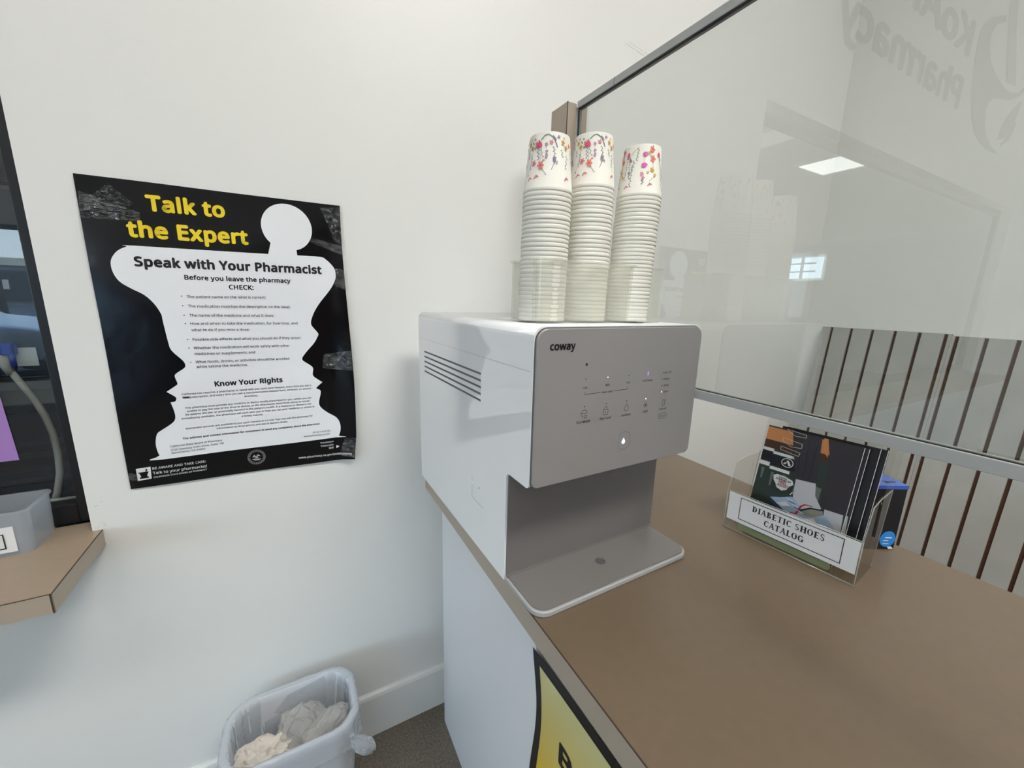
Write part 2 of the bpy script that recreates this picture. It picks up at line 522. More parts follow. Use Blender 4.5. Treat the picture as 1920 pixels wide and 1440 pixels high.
def troffer(x0, y0, x1, y1, z, m, label):
    t = thing('ceiling_light', label, 'ceiling light', ((x0 + x1) / 2, (y0 + y1) / 2, z), 0, 'recessed ceiling light panels')
    hx, hy = (x1 - x0) / 2, (y1 - y0) / 2
    b = MB(); f = .02
    b.box((-hx, -hy, -.02), (-hx + f, hy, 0)); b.box((hx - f, -hy, -.02), (hx, hy, 0)); b.box((-hx + f, -hy, -.02), (hx - f, -hy + f, 0)); b.box((-hx + f, hy - f, -.02), (hx - f, hy, 0))
    b.build('frame', M['base'], t)
    MB().box((-hx + f, -hy + f, -.012), (hx - f, hy - f, 0)).build('diffuser', m, t)
    return t


troffer(-3.73, .99, -3.2, 1.43, ZI, M['lampin'], 'bright square ceiling light mirrored in the glass divider, nearer one to the dark soffit')
troffer(-2.5, .99, -2.15, 1.34, ZI, M['lampdim'], 'dim ceiling light mirrored at the edge of the glass divider')
for i, (x, y) in enumerate(((-2.7, -1.8), (-1.0, -1.8), (-2.7, -4.2), (-1.0, -4.2), (.80, -1.9))):
    troffer(x - .55, y - .27, x + .55, y + .27, ZC, M['lamp'] if x < 0 else M['lampr'], 'unseen long lit ceiling panel over the waiting room')  # the counter side panel is an added fill lamp

# things on the desk behind the window
t = thing('office_desk', 'dark office desk behind the reception window pane', 'desk', (-1.6, .5, 0))
MB().box((-1.2, -.36, .70), (1.2, .42, .735)).build('desk_top', M['blk_dull'], t)
for sx_ in (-1.17, 1.13):
    MB().box((sx_, -.32, 0), (sx_ + .04, .38, .70)).build('leg', M['blk_dull'], t)
t = thing('desktop_computer', 'black desktop computer case under the beige printer behind the window', 'computer', (-.62, .41, .735))
MB().box((-.26, -.14, 0), (.24, .15, .235)).build('case', M['blk_dull'], t, bevel=.006)
b = MB()
for k in range(5): b.box((-.22, -.1425, .04 + k * .03), (.20, -.139, .052 + k * .03))
b.build('front_grille', M['mon'], t)
t = thing('label_printer', 'beige label printer on the black computer case behind the window', 'printer', (-.60, .385, .97))
MB().box((-.22, -.11, .016), (.235, .13, .078)).build('body', M['beigebox'], t, bevel=.006)
MB().box((-.225, -.115, 0), (.24, .135, .016)).build('base', M['blk_dull'], t)
MB().box((-.10, -.118, .03), (.02, -.108, .06)).build('paper_slot', M['dark'], t)
t = thing('monitor', 'back of a dark computer monitor behind the window pane', 'monitor', (-.66, .20, .735))
MB().box((-.34, -.03, .335), (.30, .015, .70)).build('back_cover', M['mon'], t, bevel=.01)
MB().box((-.36, .015, .325), (.315, .03, .71)).build('screen', M['blk_dull'], t, bevel=.004)
MB().box((-.06, -.012, 0), (.06, .012, .36)).build('stand', M['blk_dull'], t)
b = MB().box((.12, -.032, .355), (.20, -.0295, .392)); b.build('spec_label', M['paper'], t)
b = MB()
for k, (s_, x_, z_, wd) in enumerate((('CE', .272, .366, .016), ('MADE IN', .225, .362, .03), ('MODEL 22', .225, .374, .03))):
    text_line(b, s_, x_ - .016, z_, x_ - .016 + wd, z_, lambda x, z: (x, -.0312, z), .02)
b.build('lettering', M['inkw'], t)
t = thing('video_cable', 'grey video cable with blue plug hanging from the monitor', 'cable', (-.506, .160, 1.12))
MB().box((-.022, -.012, -.005), (.022, .008, .018)).build('plug_shell', M['vga'], t, bevel=.003)
for sx_ in (-.018, .018): MB().cyl((sx_, -.008, -.030), .0042, .028, 10).build('screw', M['vga'], t)
MB().tube([(0, -.002, -.004), (.004, -.002, -.025), (.010, -.003, -.045)], [.010, .0085, .007], 10).build('strain_relief', M['cable'], t)
cp = [(.010, -.003, -.04), (.022, -.008, -.065), (.036, -.012, -.095), (.049, -.02, -.13), (.057, -.026, -.165), (.0595, -.03, -.21), (.058, -.034, -.25), (.050, -.038, -.29), (.035, -.030, -.325), (.02, -.01, -.355), (0, .0, -.3775)]
MB().tube(cp, .0058, 10).build('cord', M['cable'], t)
for k, (pts, rad, lab) in enumerate((
        ([(-.78, .10, .74), (-.60, .095, .765), (-.52, .10, .80), (-.46, .10, .822), (-.40, .11, .815), (-.30, .12, .74)], .0042, 'beige loop of cable along the desk behind the bin'),
        ([(-.70, .13, .742), (-.55, .12, .752), (-.47, .11, .762), (-.40, .115, .78), (-.33, .13, .742)], .004, 'thin beige cable lying low on the desk behind the window'),
        ([(-.66, .15, .742), (-.5, .16, .745), (-.42, .16, .752), (-.36, .15, .742)], .0035, 'short beige cable end by the frame corner on the desk'))):
    tag(MB().tube(pts, rad, 8).build('loose_cable', M['cable']), lab, 'cable', 'loose cables on the desk')
t = thing('power_plug', 'grey power plug lying by the window frame corner', 'plug', (-.435, .115, .765), .5)
MB().box((-.03, -.008, -.006), (.02, .008, .006)).build('body', M['cable'], t, bevel=.002)
MB().tube([(.02, 0, 0), (.05, 0, .004)], .004).build('cord', M['cable'], t)

# purple card taped on the pane
t = thing('purple_card', 'purple paper card stuck low on the reception window pane', 'card', (-.477, .0645, .926))
MB().faces([(-.16, 0, .0), (.0045, 0, .0), (-.002, 0, .155), (-.16, 0, .16)], [(0, 1, 2, 3)]).build('sheet', M['purple'], t, solid=.0008)
b = MB()
pts = []
for k in range(10):
    r_ = .0035 if k % 2 == 0 else .0016
    pts.append((-.029 + r_ * math.sin(k * PI / 5), .073 + r_ * math.cos(k * PI / 5)))
b.prism(pts, lambda x, z, q: (x, q, z), -.0012, -.0006)
b.build('star_sticker', M['inkw'], t)

# ------------------------------------------------------------------ wall sign above the reception window
t = thing('wall_sign', 'grey cut-out lettering and swoosh emblem high above the reception window, seen mirrored', 'sign', (-2.0, 0, 2.5))
fn = lambda x, z: (x + 2.0, -.006, z - 2.5)


def letters(mb, s, x0, x1, z0, caph, bold):
    me = text2d(s, 0, extrude=.004)
    a, b_, c, d = bounds(me)
    kx = (x1 - x0) / (b_ - a); kz = caph / .714
    for q in range(8):
        ox, oy = bold * math.cos(q * PI / 4), bold * math.sin(q * PI / 4)
        mb.add_mesh(me, lambda v: (x0 + (v.x - a + ox) * kx + 2.0, -.006 - v.z, z0 + (v.y + oy) * kz - 2.5))
    D.meshes.remove(me)


b = MB(); letters(b, 'KoAm', -2.045, -1.10, 2.573, .217, .016); letters(b, 'Pharmacy', -2.055, -.745, 2.327, .205, .016)
b.build('lettering', M['signgrey'], t)
CRES = [(-2.439, 2.876), (-2.268, 2.818), (-2.179, 2.765), (-2.147, 2.715), (-2.147, 2.647), (-2.165, 2.579), (-2.191, 2.5), (-2.233, 2.411), (-2.304, 2.331), (-2.397, 2.274), (-2.513, 2.243), (-2.65, 2.231), (-2.831, 2.242), (-2.693, 2.258), (-2.577, 2.292), (-2.503, 2.343), (-2.47, 2.407), (-2.484, 2.452), (-2.555, 2.491), (-2.663, 2.516), (-2.861, 2.553), (-3.005, 2.608), (-3.068, 2.668), (-3.06, 2.675), (-2.989, 2.624), (-2.834, 2.581), (-2.678, 2.574), (-2.505, 2.595), (-2.369, 2.633), (-2.3, 2.69), (-2.291, 2.746), (-2.341, 2.803), (-2.461, 2.853)]
STEM = [(-2.44, 3.02), (-2.555, 3.02), (-2.655, 2.858), (-2.791, 2.721), (-2.866, 2.634), (-2.706, 2.616), (-2.617, 2.733), (-2.517, 2.872)]
LF1 = [(-3.052, 2.587), (-2.944, 2.518), (-2.849, 2.44), (-2.814, 2.376), (-2.819, 2.333), (-2.748, 2.31), (-2.839, 2.324), (-2.91, 2.35), (-2.986, 2.424), (-3.038, 2.5)]
LF2 = [(-3.049, 2.463), (-2.994, 2.416), (-2.951, 2.358), (-2.869, 2.291), (-2.887, 2.297), (-2.987, 2.346), (-3.045, 2.416)]
b = MB()
for pl in (CRES, STEM, LF1, LF2):
    me = fill2d(pl, extrude=.004)
    b.add_mesh(me, lambda v: (v.x + 2.0, -.006 - v.z, v.y - 2.5)); D.meshes.remove(me)
b.build('emblem', M['signgrey'], t)

# ------------------------------------------------------------------ poster
PT = [
 ("Talk to",0.0897,0.5279,0.2068,0.5293,"b","Y"),("the Expert",0.0576,0.4806,0.2405,0.4819,"b","Y"),
 ("Speak with Your Pharmacist",0.0606,0.4291,0.3705,0.431,"b","K"),("Before you leave the pharmacy",0.13,0.408,0.3089,0.409,"b","K"),("CHECK:",0.1989,0.3922,0.241,0.3925,"b","K"),
 ("The patient name on the label is correct;",0.1298,0.3732,0.2605,0.375,"","K"),("The medication matches the description on the label;",0.1296,0.3552,0.3037,0.3559,"","K"),
 ("The name of the medicine and what it does;",0.13,0.3376,0.2725,0.3378,"","K"),("How and when to take the medication, for how long, and",0.1296,0.3217,0.3152,0.3215,"","K"),
 ("what to do if you miss a dose;",0.13,0.3094,0.2259,0.3087,"","K"),("Possible side effects and what you should do if they occur;",0.1297,0.2904,0.319,0.2898,"","K"),
 ("Whether the medication will work safely with other",0.1296,0.2736,0.2966,0.2732,"","K"),("medicines or supplements; and",0.13,0.2619,0.2317,0.261,"","K"),
 ("What foods, drinks, or activities should be avoided",0.1296,0.2455,0.2932,0.2446,"","K"),("while taking the medicine.",0.1298,0.2358,0.2164,0.2349,"","K"),
 ("Know Your Rights",0.1553,0.1959,0.2771,0.196,"b","K"),
 ("California law requires a pharmacist to speak with you upon your request, every time you get a",0.1006,0.1823,0.3316,0.1826,"","K"),
 ("new prescription, and every time you get a new prescription dosage form, strength, or written",0.101,0.1751,0.3315,0.1754,"","K"),
 ("directions.",0.2034,0.1682,0.2285,0.1675,"","K"),
 ("This pharmacy must provide any medicine or device legally prescribed for you, unless you are",0.1023,0.1536,0.3302,0.1537,"","K"),
 ("unable to pay the cost of the drug or device, or the pharmacist determines doing so would",0.1045,0.1467,0.3262,0.1467,"","K"),
 ("be against the law, or potentially harmful to the patient's health. If a medicine or device is not",0.1017,0.1396,0.3292,0.1396,"","K"),
 ("immediately available, the pharmacy will work with you to help you get your medicine or device in",0.0944,0.1319,0.3352,0.1324,"","K"),
 ("a timely manner.",0.1946,0.1252,0.2347,0.1248,"","K"),
 ("Interpreter services are available to you upon request at no cost. You may ask this pharmacy for",0.0983,0.1105,0.3303,0.111,"","K"),
 ("information on drug pricing and use of generic drugs.",0.149,0.1036,0.2796,0.1034,"","K"),
 ("The address and contact information for consumers to send any complaints about the pharmacy:",0.091,0.0901,0.3439,0.09,"b","K"),
 ("California State Board of Pharmacy",0.0701,0.0768,0.1554,0.0769,"","K"),("2720 Gateway Oaks Drive, Suite 100",0.0699,0.0689,0.1577,0.0699,"","K"),("Sacramento, CA 95833",0.0702,0.0627,0.1253,0.0628,"","K"),
 ("(916) 518-3100",0.328,0.0703,0.3647,0.0696,"","K"),("www.pharmacy.ca.gov",0.3085,0.0636,0.3643,0.0625,"","K"),
 ("BE AWARE AND TAKE CARE:",0.0372,0.0352,0.1237,0.0349,"b","W"),("Talk to your pharmacist!",0.0372,0.0250,0.1239,0.0241,"","W"),("CALIFORNIA STATE BOARD OF PHARMACY",0.0372,0.0172,0.1237,0.0178,"","W"),
 ("Translation",0.3414,0.0425,0.3704,0.0425,"b","W"),("Traducci\u00f3n",0.3418,0.0349,0.3699,0.0345,"b","W"),("\u7ffb\u8b6f",0.3591,0.0272,0.3695,0.0272,"b","W"),
 ("www.pharmacy.ca.gov/publications",0.2945,0.0136,0.4071,0.0094,"b","W"),
]
OUT = [(0.2727, 0.4652), (0.2787, 0.4876), 'H', (0.3249, 0.4769), (0.3256, 0.4662), (0.3694, 0.4665), (0.3807, 0.4614), (0.3886, 0.454), (0.3958, 0.4442), (0.3983, 0.4329), (0.3964, 0.419), (0.385, 0.3978), (0.3629, 0.3693), (0.3505, 0.3496), (0.3434, 0.333), (0.3417, 0.3237), (0.3436, 0.317), (0.3541, 0.3019), (0.3541, 0.2963), (0.345, 0.28), (0.3294, 0.262), (0.3195, 0.2484), (0.3194, 0.2424), (0.3226, 0.2388), (0.3382, 0.225), (0.3372, 0.2097), (0.3408, 0.202), (0.3557, 0.1897), (0.3436, 0.1789), (0.3433, 0.1753), (0.3511, 0.1685), (0.3456, 0.1431), (0.349, 0.1303), (0.3624, 0.1163), (0.3796, 0.1028), (0.3867, 0.089), (0.3874, 0.0723), (0.3826, 0.0571), (0.3742, 0.053), (0.0596, 0.0534), (0.0516, 0.0628), (0.0485, 0.083), (0.0506, 0.1001), (0.0545, 0.1096), (0.0615, 0.1147), (0.0796, 0.1274), (0.0849, 0.138), (0.0844, 0.1525), (0.0812, 0.1695), (0.0885, 0.1708), (0.0907, 0.1752), (0.0896, 0.1802), (0.0776, 0.1912), (0.0939, 0.203), (0.0963, 0.2074), (0.0938, 0.2207), (0.0966, 0.2266), (0.1099, 0.2365), (0.1127, 0.2423), (0.1097, 0.2519), (0.0947, 0.2725), (0.0914, 0.29), (0.0896, 0.3126), (0.0883, 0.3309), (0.0876, 0.3422), (0.08, 0.3608), (0.0677, 0.3769), (0.0504, 0.3884), (0.0366, 0.3997), (0.0297, 0.4149), (0.0285, 0.4302), (0.0318, 0.4419), (0.0408, 0.454), (0.0538, 0.4618), (0.0662, 0.4644)]
SHARP = {(0.3557, 0.1897), (0.0776, 0.1912), (0.2727, 0.4652), (0.2787, 0.4876), (0.3249, 0.4769), (0.3256, 0.4662), (0.0812, 0.1695), (0.3541, 0.2963)}


def smooth_closed(pts, sharp, n=4):
    """Catmull-Rom through the points, straight into the sharp ones"""
    out = []
    N = len(pts)
    for i in range(N):
        p0, p1, p2, p3 = pts[i - 1], pts[i], pts[(i + 1) % N], pts[(i + 2) % N]
        if p1 in sharp: p0 = p1
        if p2 in sharp: p3 = p2
        long_ = math.dist(p1, p2) > .12
        for k in range(n):
            s = k / n
            if long_:
                out.append((p1[0] + (p2[0] - p1[0]) * s, p1[1] + (p2[1] - p1[1]) * s)); continue
            f = lambda a, b_, c, d: .5 * (2 * b_ + (c - a) * s + (2 * a - 5 * b_ + 4 * c - d) * s * s + (3 * b_ - a - 3 * c + d) * s ** 3)
            out.append((f(p0[0], p1[0], p2[0], p3[0]), f(p0[1], p1[1], p2[1], p3[1])))
    return out


hc, hrx, hrz = (.3110, .5205), .0462, .0462
head = []
a0 = math.atan2(.4876 - hc[1], .2787 - hc[0]); a1 = math.atan2(.4769 - hc[1], .3249 - hc[0])
a1 -= 2 * PI
for i in range(1, 30):
    a = a0 + (a1 + (0 if a1 < a0 else -2 * PI) - a0) * i / 30
    head.append((hc[0] + hrx * math.cos(a), hc[1] + hrz * math.sin(a)))
k = OUT.index('H')
body = smooth_closed([p for p in OUT if p != 'H'], SHARP)
i0 = min(range(len(body)), key=lambda i: math.dist(body[i], (.2787, .4876)))
i1 = min(range(len(body)), key=lambda i: math.dist(body[i], (.3249, .4769)))
white = body[:i0 + 1] + head + body[i1:]

sm = lambda t: max(0, min(1, t)) ** 2 * (3 - 2 * max(0, min(1, t)))


def curl(x, z):
    e = sm((x - .372) / .055)
    f = .35 + .65 * sm((.33 - z) / .2)
    g = sm((.05 - z) / .05) * .35
    return -(.017 * e * f * (1 - .5 * sm((z - .40) / .15)) + .006 * g * sm((x - .05) / .3)) - .0014 * (1 + math.sin(x * 22 + 1.3 * math.sin(z * 17)))


def pp(x, z, lift):
    return (x, curl(x, z) - lift, z)


def edge_r(z):        # right edge of the sheet is slightly bowed
    return .4185 + .004 * math.sin(z * 9) - .004 * sm((.06 - z) / .06)


poster = thing('poster', 'black glossy wall poster with yellow heading and two facing profile silhouettes', 'poster', (-.305, -.0015, .860))
b = MB()
NX, NZ = 42, 56
b.grid(lambda u_, v_: pp(u_ * edge_r(v_ * .5755), v_ * .5755 - (.0035 * u_ if v_ == 0 else 0), .0005), NX, NZ)
b.build('sheet', M['pblack'], poster, fix=False)
for f in poster.children[0].data.polygons: pass
me = fill2d(white)
tb = bmesh.new(); tb.from_mesh(me); D.meshes.remove(me)
for i in range(1, 24):
    bmesh.ops.bisect_plane(tb, geom=tb.verts[:] + tb.edges[:] + tb.faces[:], plane_co=(i * .018, 0, 0), plane_no=(1, 0, 0))
for i in range(1, 32):
    bmesh.ops.bisect_plane(tb, geom=tb.verts[:] + tb.edges[:] + tb.faces[:], plane_co=(0, i * .018, 0), plane_no=(0, 1, 0))
me = D.meshes.new('tmp'); tb.to_mesh(me); tb.free()
b = MB(); b.add_mesh(me, lambda v: pp(v.x, v.y, .0009)); D.meshes.remove(me)
b.build('white_panel', M['pwhite'], poster)
for key, nm, mt in (('Y', 'yellow_heading', 'pyellow'), ('K', 'black_lettering', 'ink'), ('W', 'white_lettering', 'inkw'), ('V', 'web_address', 'inkw')):
    b = MB()
    for s_, x0, z0, x1, z1, st, c in PT:
        if (c if c != 'W' or x0 < .2 else 'V') != key: continue
        big = s_ in ("Talk to", "the Expert", "Speak with Your Pharmacist", "Know Your Rights")
        text_line(b, s_, x0, z0, x1, z1, lambda x, z: pp(x, z, .0014), (.034 if big else .026) if st else .006, 1.0, 1.05 if st else 1.0)
    if key == 'K':
        text_line(b, 'new', .101, .1753, .1125, .1753, lambda x, z: pp(x, z, .00145), .03, 1.13)
        for (x, z) in ((.122, .3765), (.1218, .3583), (.1219, .3402), (.1221, .3242), (.1221, .293), (.1222, .2762), (.122, .248)):
            b.faces([pp(x + .0011 * math.cos(q * PI / 4), z + .0011 * math.sin(q * PI / 4), .0014) for q in range(8)], [tuple(range(8))])
    b.build(nm, M[mt], poster)
    # (lettering of one colour is one printed part)
b = MB(); b.faces([pp(.3757, .0268, .0014), pp(.3827, .0305, .0014), pp(.3757, .0342, .0014)], [(0, 1, 2)]); b.build('arrow_mark', M['inkw'], poster)
# mortar badge
b = MB(); b.faces([pp(*q, .0013) for q in ((.0128, .0157), (.0340, .0168), (.0352, .0420), (.0129, .0412))], [(0, 1, 2, 3)])
b.mi = 1
b.faces([pp(*q, .0017) for q in ((.0165, .0195), (.0305, .0195), (.0305, .0218), (.0280, .0232), (.0292, .0285), (.0318, .0330), (.0150, .0330), (.0178, .0285), (.0190, .0232), (.0165, .0218))], [tuple(range(10))])
b.faces([pp(*q, .0017) for q in ((.0262, .0335), (.0285, .0335), (.0300, .0385), (.0278, .0392))], [(0, 1, 2, 3)])
b.build('mortar_badge', [M['inkw'], M['pblack']], poster)
# round seal
b = MB()
c0 = (.2134, .0308)
def ring(r0, r1, n=40, a_=0, a__=2 * PI):
    for i in range(n):
        p, q = a_ + (a__ - a_) * i / n, a_ + (a__ - a_) * (i + 1) / n
        b.faces([pp(c0[0] + r * math.cos(t_), c0[1] + r * math.sin(t_), .0014) for r, t_ in ((r0, p), (r1, p), (r1, q), (r0, q))], [(0, 1, 2, 3)])
ring(.0160, .0166); ring(.0124, .0128)
for i in range(26):
    a = 2 * PI * i / 26
    x, z = c0[0] + .0144 * math.cos(a), c0[1] + .0144 * math.sin(a)
    b.faces([pp(x + dx, z + dz, .0014) for dx, dz in ((-.0007, -.0009), (.0007, -.0009), (.0007, .0009), (-.0007, .0009))], [(0, 1, 2, 3)])
for poly in ([(-.009, -.004), (-.004, -.0075), (.004, -.008), (.009, -.004), (.003, -.0045), (-.003, -.003)], [(-.008, .001), (-.004, .006), (-.001, .002), (.003, .0065), (.008, .001), (.003, .0022), (0, -.001)], [(-.003, -.002), (.001, .001), (.004, -.003)]):
    b.faces([pp(c0[0] + x, c0[1] + z, .0014) for x, z in poly], [tuple(range(len(poly)))])
b.build('round_seal', mat('seal_grey_ink', (.34, .34, .36), .4), poster)


def tape(quad, seed, n=14, amp=.0022, lab=None):
    rr = random.Random(seed)
    (ax_, az), (bx, bz), (cx, cz), (dx, dz) = quad
    H = [[rr.uniform(-1, 1) * amp for _ in range(n + 1)] for _ in range(n + 1)]
    def f(u_, v_):
        x = (ax_ * (1 - u_) + bx * u_) * (1 - v_) + (dx * (1 - u_) + cx * u_) * v_
        z = (az * (1 - u_) + bz * u_) * (1 - v_) + (dz * (1 - u_) + cz * u_) * v_
        h = abs(H[round(u_ * n)][round(v_ * n)])
        y = curl(x, z) if x < .4185 else curl(.4185, z)
        return (x, y - .0018 - h, z)
    return MB().grid(f, n, n, smooth=False).build('tape', M['tape'], poster, fix=False)


tape(((.000, .505), (.078, .507), (.080, .522), (.004, .548)), 1)
tape(((.002, .528), (.064, .523), (.074, .535), (.044, .566)), 2, 16, .0045)
tape(((.352, .495), (.420, .470), (.423, .490), (.356, .505)), 3)
tape(((.376, .566), (.400, .500), (.421, .490), (.418, .572)), 4, 15, .0042)
tape(((.358, .222), (.421, .214), (.424, .262), (.362, .254)), 5)
tape(((.395, .405), (.422, .395), (.422, .440), (.398, .445)), 6, 10)
tape(((.380, .010), (.418, .000), (.420, .050), (.396, .052)), 7, 10, .0025)
tape(((.000, .022), (.014, .016), (.014, .032), (.000, .036)), 8, 6)

# ------------------------------------------------------------------ beige shelf below the reception window, and its bin
t = thing('transaction_shelf', 'beige laminate shelf projecting below the reception window', 'shelf', (-.357, 0, .7515))
MB().box((-3.10, -.196, 0), (-.0015, .045, .0335)).build('shelf_top', M['lam'], t, bevel=.001)
MB().box((-3.10, -.1975, .0005), (-.003, -.196, .0328)).build('front_edge', M['lamedge'], t)
MB().box((-.0015, -.196, .0005), (0, -.0005, .0328)).build('end_edge', M['lamedge'], t)
b = MB(); b.box((-3.1, -.1978, .0328), (0, -.1968, .0338)); b.box((-.0008, -.197, .0328), (.0003, -.0005, .0338)); b.box((-.0022, -.1982, .0), (-.0008, -.197, .0335))
b.build('seam_line', M['seam'], t)


def open_box(x0, y0, x1, y1, z0, z1, th, r, name, m, parent, flare=0.0, lip=0.0, floor=.003):
    """thin walled open box with rounded corners"""
    o0 = rrect(x0, y0, x1, y1, r, 5); i0_ = rrect(x0 + th, y0 + th, x1 - th, y1 - th, max(r - th, .001), 5)
    cx, cy = (x0 + x1) / 2, (y0 + y1) / 2
    fl = lambda P, k, z: [(cx + (x - cx) * (1 + k), cy + (y - cy) * (1 + k * (x1 - x0) / (y1 - y0)), z) for x, y in P]
    rings = [fl(o0, 0, z0), fl(o0, flare, z1)]
    if lip:
        o1 = rrect(x0 - lip, y0 - lip, x1 + lip, y1 + lip, r + lip, 5)
        rings += [fl(o1, flare, z1), fl(o1, flare, z1 + .003)]
        rings += [fl(i0_, flare, z1 + .003)]
    else:
        rings += [fl(i0_, flare, z1)]
    rings += [fl(i0_, 0, z0 + floor)]
    return MB().loft(rings, True, True, False).build(name, m, parent)


t = thing('storage_bin', 'cloudy plastic storage bin on the shelf under the reception window', 'bin', (-.56, 0, .7852))
open_box(-.27, -.041, .125, .044, 0, .078, .0022, .012, 'tub', M['binclear'], t, .012, .003)
MB().box((-.2, -.0432, .008), (.108, -.0426, .055)).build('paper_label', M['paper'], t)
b = MB()
f_ = lambda x, z: (x, -.0440, z)
text_line(b, 'E', .076, .0215, .0885, .0215, f_, .02, 1.1)
for q in ((-.1, .042, .096, .0438), (-.1, .0155, .096, .0173), (.0942, .0155, .096, .0438)):
    b.faces([f_(q[0], q[1]), f_(q[2], q[1]), f_(q[2], q[3]), f_(q[0], q[3])], [(0, 1, 2, 3)])
b.build('lettering', M['ink'], t)

# ------------------------------------------------------------------ waste bin
wb = thing('waste_bin', 'white plastic waste bin with a clear liner standing against the wall', 'waste bin', (-.066, -.125, 0))
HX, HY, TOPZ = .134, .088, .305
ringp = lambda k, z, r=.06: [(x, y, z) for x, y in rrect(-HX * k, -HY * k, HX * k, HY * k, r * k, 8)]
rings = [ringp(.80, 0), ringp(.80, .004), ringp(.985, TOPZ - .02), ringp(1.0, TOPZ - .018), ringp(1.0, TOPZ), ringp(.90, TOPZ), ringp(.89, TOPZ - .02), ringp(.78, .006)]
MB().loft(rings, True, True, True).build('bucket', M['binw'], wb, bevel=.002)
rr = random.Random(3)
N = len(ringp(1, 0))
def lring(k, z, amp, za):
    P = rrect(-HX * k, -HY * k, HX * k, HY * k, .06 * k, 24)
    n = len(P)
    out = []
    for i, (x, y) in enumerate(P):
        s = math.sin(i * 1.7 + z * 40) * .5 + math.sin(i * .61 + z * 23) + rr.uniform(-.6, .6)
        L = math.hypot(x, y)
        out.append((x + x / L * amp * s, y + y / L * amp * s, z + za * rr.uniform(-1, 1)))
    return out
rings = [lring(1.05, TOPZ - .060, .0022, .007), lring(1.04, TOPZ - .040, .0022, .002), lring(1.03, TOPZ - .016, .0008, 0), lring(1.026, TOPZ - .002, .0004, 0), lring(1.005, TOPZ + .005, .0004, 0), lring(.96, TOPZ + .006, .0004, 0), lring(.905, TOPZ + .003, .0006, 0), lring(.875, TOPZ - .02, .0016, 0), lring(.855, TOPZ - .06, .003, .003), lring(.83, TOPZ - .12, .004, .004), lring(.77, .12, .004, .004), lring(.6, .085, .004, .006)]
MB().loft(rings, False, True, True).build('bag_liner', M['liner'], wb)


def crumple(name, m, c, s, seed, parent=None, sub=3, jag=.25, solid=.0):
    bm = bmesh.new()
    bmesh.ops.create_icosphere(bm, subdivisions=sub, radius=1)
    rr = random.Random(seed)
    for v in bm.verts:
        k_ = 1 + rr.uniform(-jag, jag)
        v.co = Vector((v.co.x * s[0] * k_, v.co.y * s[1] * k_, v.co.z * s[2] * k_)) + Vector(c)
    mb = MB(); mb.bm.free(); mb.bm = bm
    return mb.build(name, m, parent)


# tied corner of the liner hanging outside the rim
b = MB()
kn = []
for i in range(9):
    s = i / 8
    r_ = [.006, .004, .010, .016, .019, .020, .018, .016, .012][i]
    c = Vector((.112 + .036 * s, -.082 - .004 * s, TOPZ - .030 - .062 * s))
    kn.append([tuple(c + Vector((r_ * math.cos(q * PI / 8) * (1 + .25 * math.sin(q * 2.1 + i)), r_ * .8 * math.sin(q * PI / 8) * (1 + .25 * math.cos(q * 3.1 + i)), .004 * math.sin(q * 2.7 + i)))) for q in range(16)])
b.loft(kn, True, False, False)
b.build('tied_corner', M['liner'], wb)
o = crumple('crumpled_tissue', M['tanpap'], (0, 0, 0), (.062, .050, .045), 11, None, 4, .17)
o.location = (-.135, -.150, .235); tag(o, 'crumpled tan tissue paper at the left end inside the waste bin', 'crumpled paper')
o = crumple('crumpled_bag', M['bagc'], (0, 0, 0), (.052, .045, .045), 12, None, 3, .16)
o.location = (-.055, -.110, .245); tag(o, 'crumpled clear plastic bag in the middle of the waste bin', 'plastic bag', 'crumpled bags in the waste bin')
o = crumple('crumpled_bag', M['bagc'], (0, 0, 0), (.058, .026, .028), 14, None, 3, .14)
o.location = (-.005, -.145, .258); o.rotation_euler = (0, -.35, .3); tag(o, 'rolled clear plastic bag near the right end of the waste bin', 'plastic bag', 'crumpled bags in the waste bin')

# ------------------------------------------------------------------ counter
ZT = .8205
K = .89                        # size factor: worktop and things on it scaled about the camera, positions baked
t = thing('counter_cabinet', 'white laminate counter body under the beige worktop', 'counter', (.312, -.066, 0))
MB().box((0, -1.84, 0), (.018, 0, .7835)).build('side_panel', M['panel'], t, bevel=.0012)
MB().box((.018, -.018, 0), (.64, 0, .7835)).build('back_panel', M['panel'], t)
MB().box((.622, -1.84, 0), (.64, -.018, .7835)).build('side_panel', M['panel'], t)
MB().box((.018, -1.84, 0), (.622, -1.822, .7835)).build('end_panel', M['panel'], t)
t = thing('countertop', 'long beige laminate worktop, coloured darker for shade, carrying the water dispenser', 'countertop', (.2594, -.0994, .7843))
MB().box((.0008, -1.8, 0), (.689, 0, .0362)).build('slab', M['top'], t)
MB().box((-.0004, -1.8, .0003), (.0008, 0, .0353)).build('edge_band', M['lamedge'], t)
MB().box((-.0002, -1.8, .0352), (.0012, 0, .0364)).build('seam_line', M['seam'], t)

# yellow sign on the counter side
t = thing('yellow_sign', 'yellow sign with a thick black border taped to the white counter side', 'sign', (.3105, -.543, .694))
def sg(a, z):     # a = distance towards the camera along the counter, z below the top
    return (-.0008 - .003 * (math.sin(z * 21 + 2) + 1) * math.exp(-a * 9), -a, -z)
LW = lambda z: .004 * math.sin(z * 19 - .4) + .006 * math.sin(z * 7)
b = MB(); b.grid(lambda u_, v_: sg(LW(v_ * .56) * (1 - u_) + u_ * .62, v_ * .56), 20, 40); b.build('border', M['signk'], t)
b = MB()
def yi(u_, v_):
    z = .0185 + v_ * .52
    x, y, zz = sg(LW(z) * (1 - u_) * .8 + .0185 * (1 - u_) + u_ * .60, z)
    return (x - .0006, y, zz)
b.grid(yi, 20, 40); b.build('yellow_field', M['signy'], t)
b = MB()
def sgt(a, z):
    x, y, zz = sg(a, -z); return (x - .0012, y, zz)
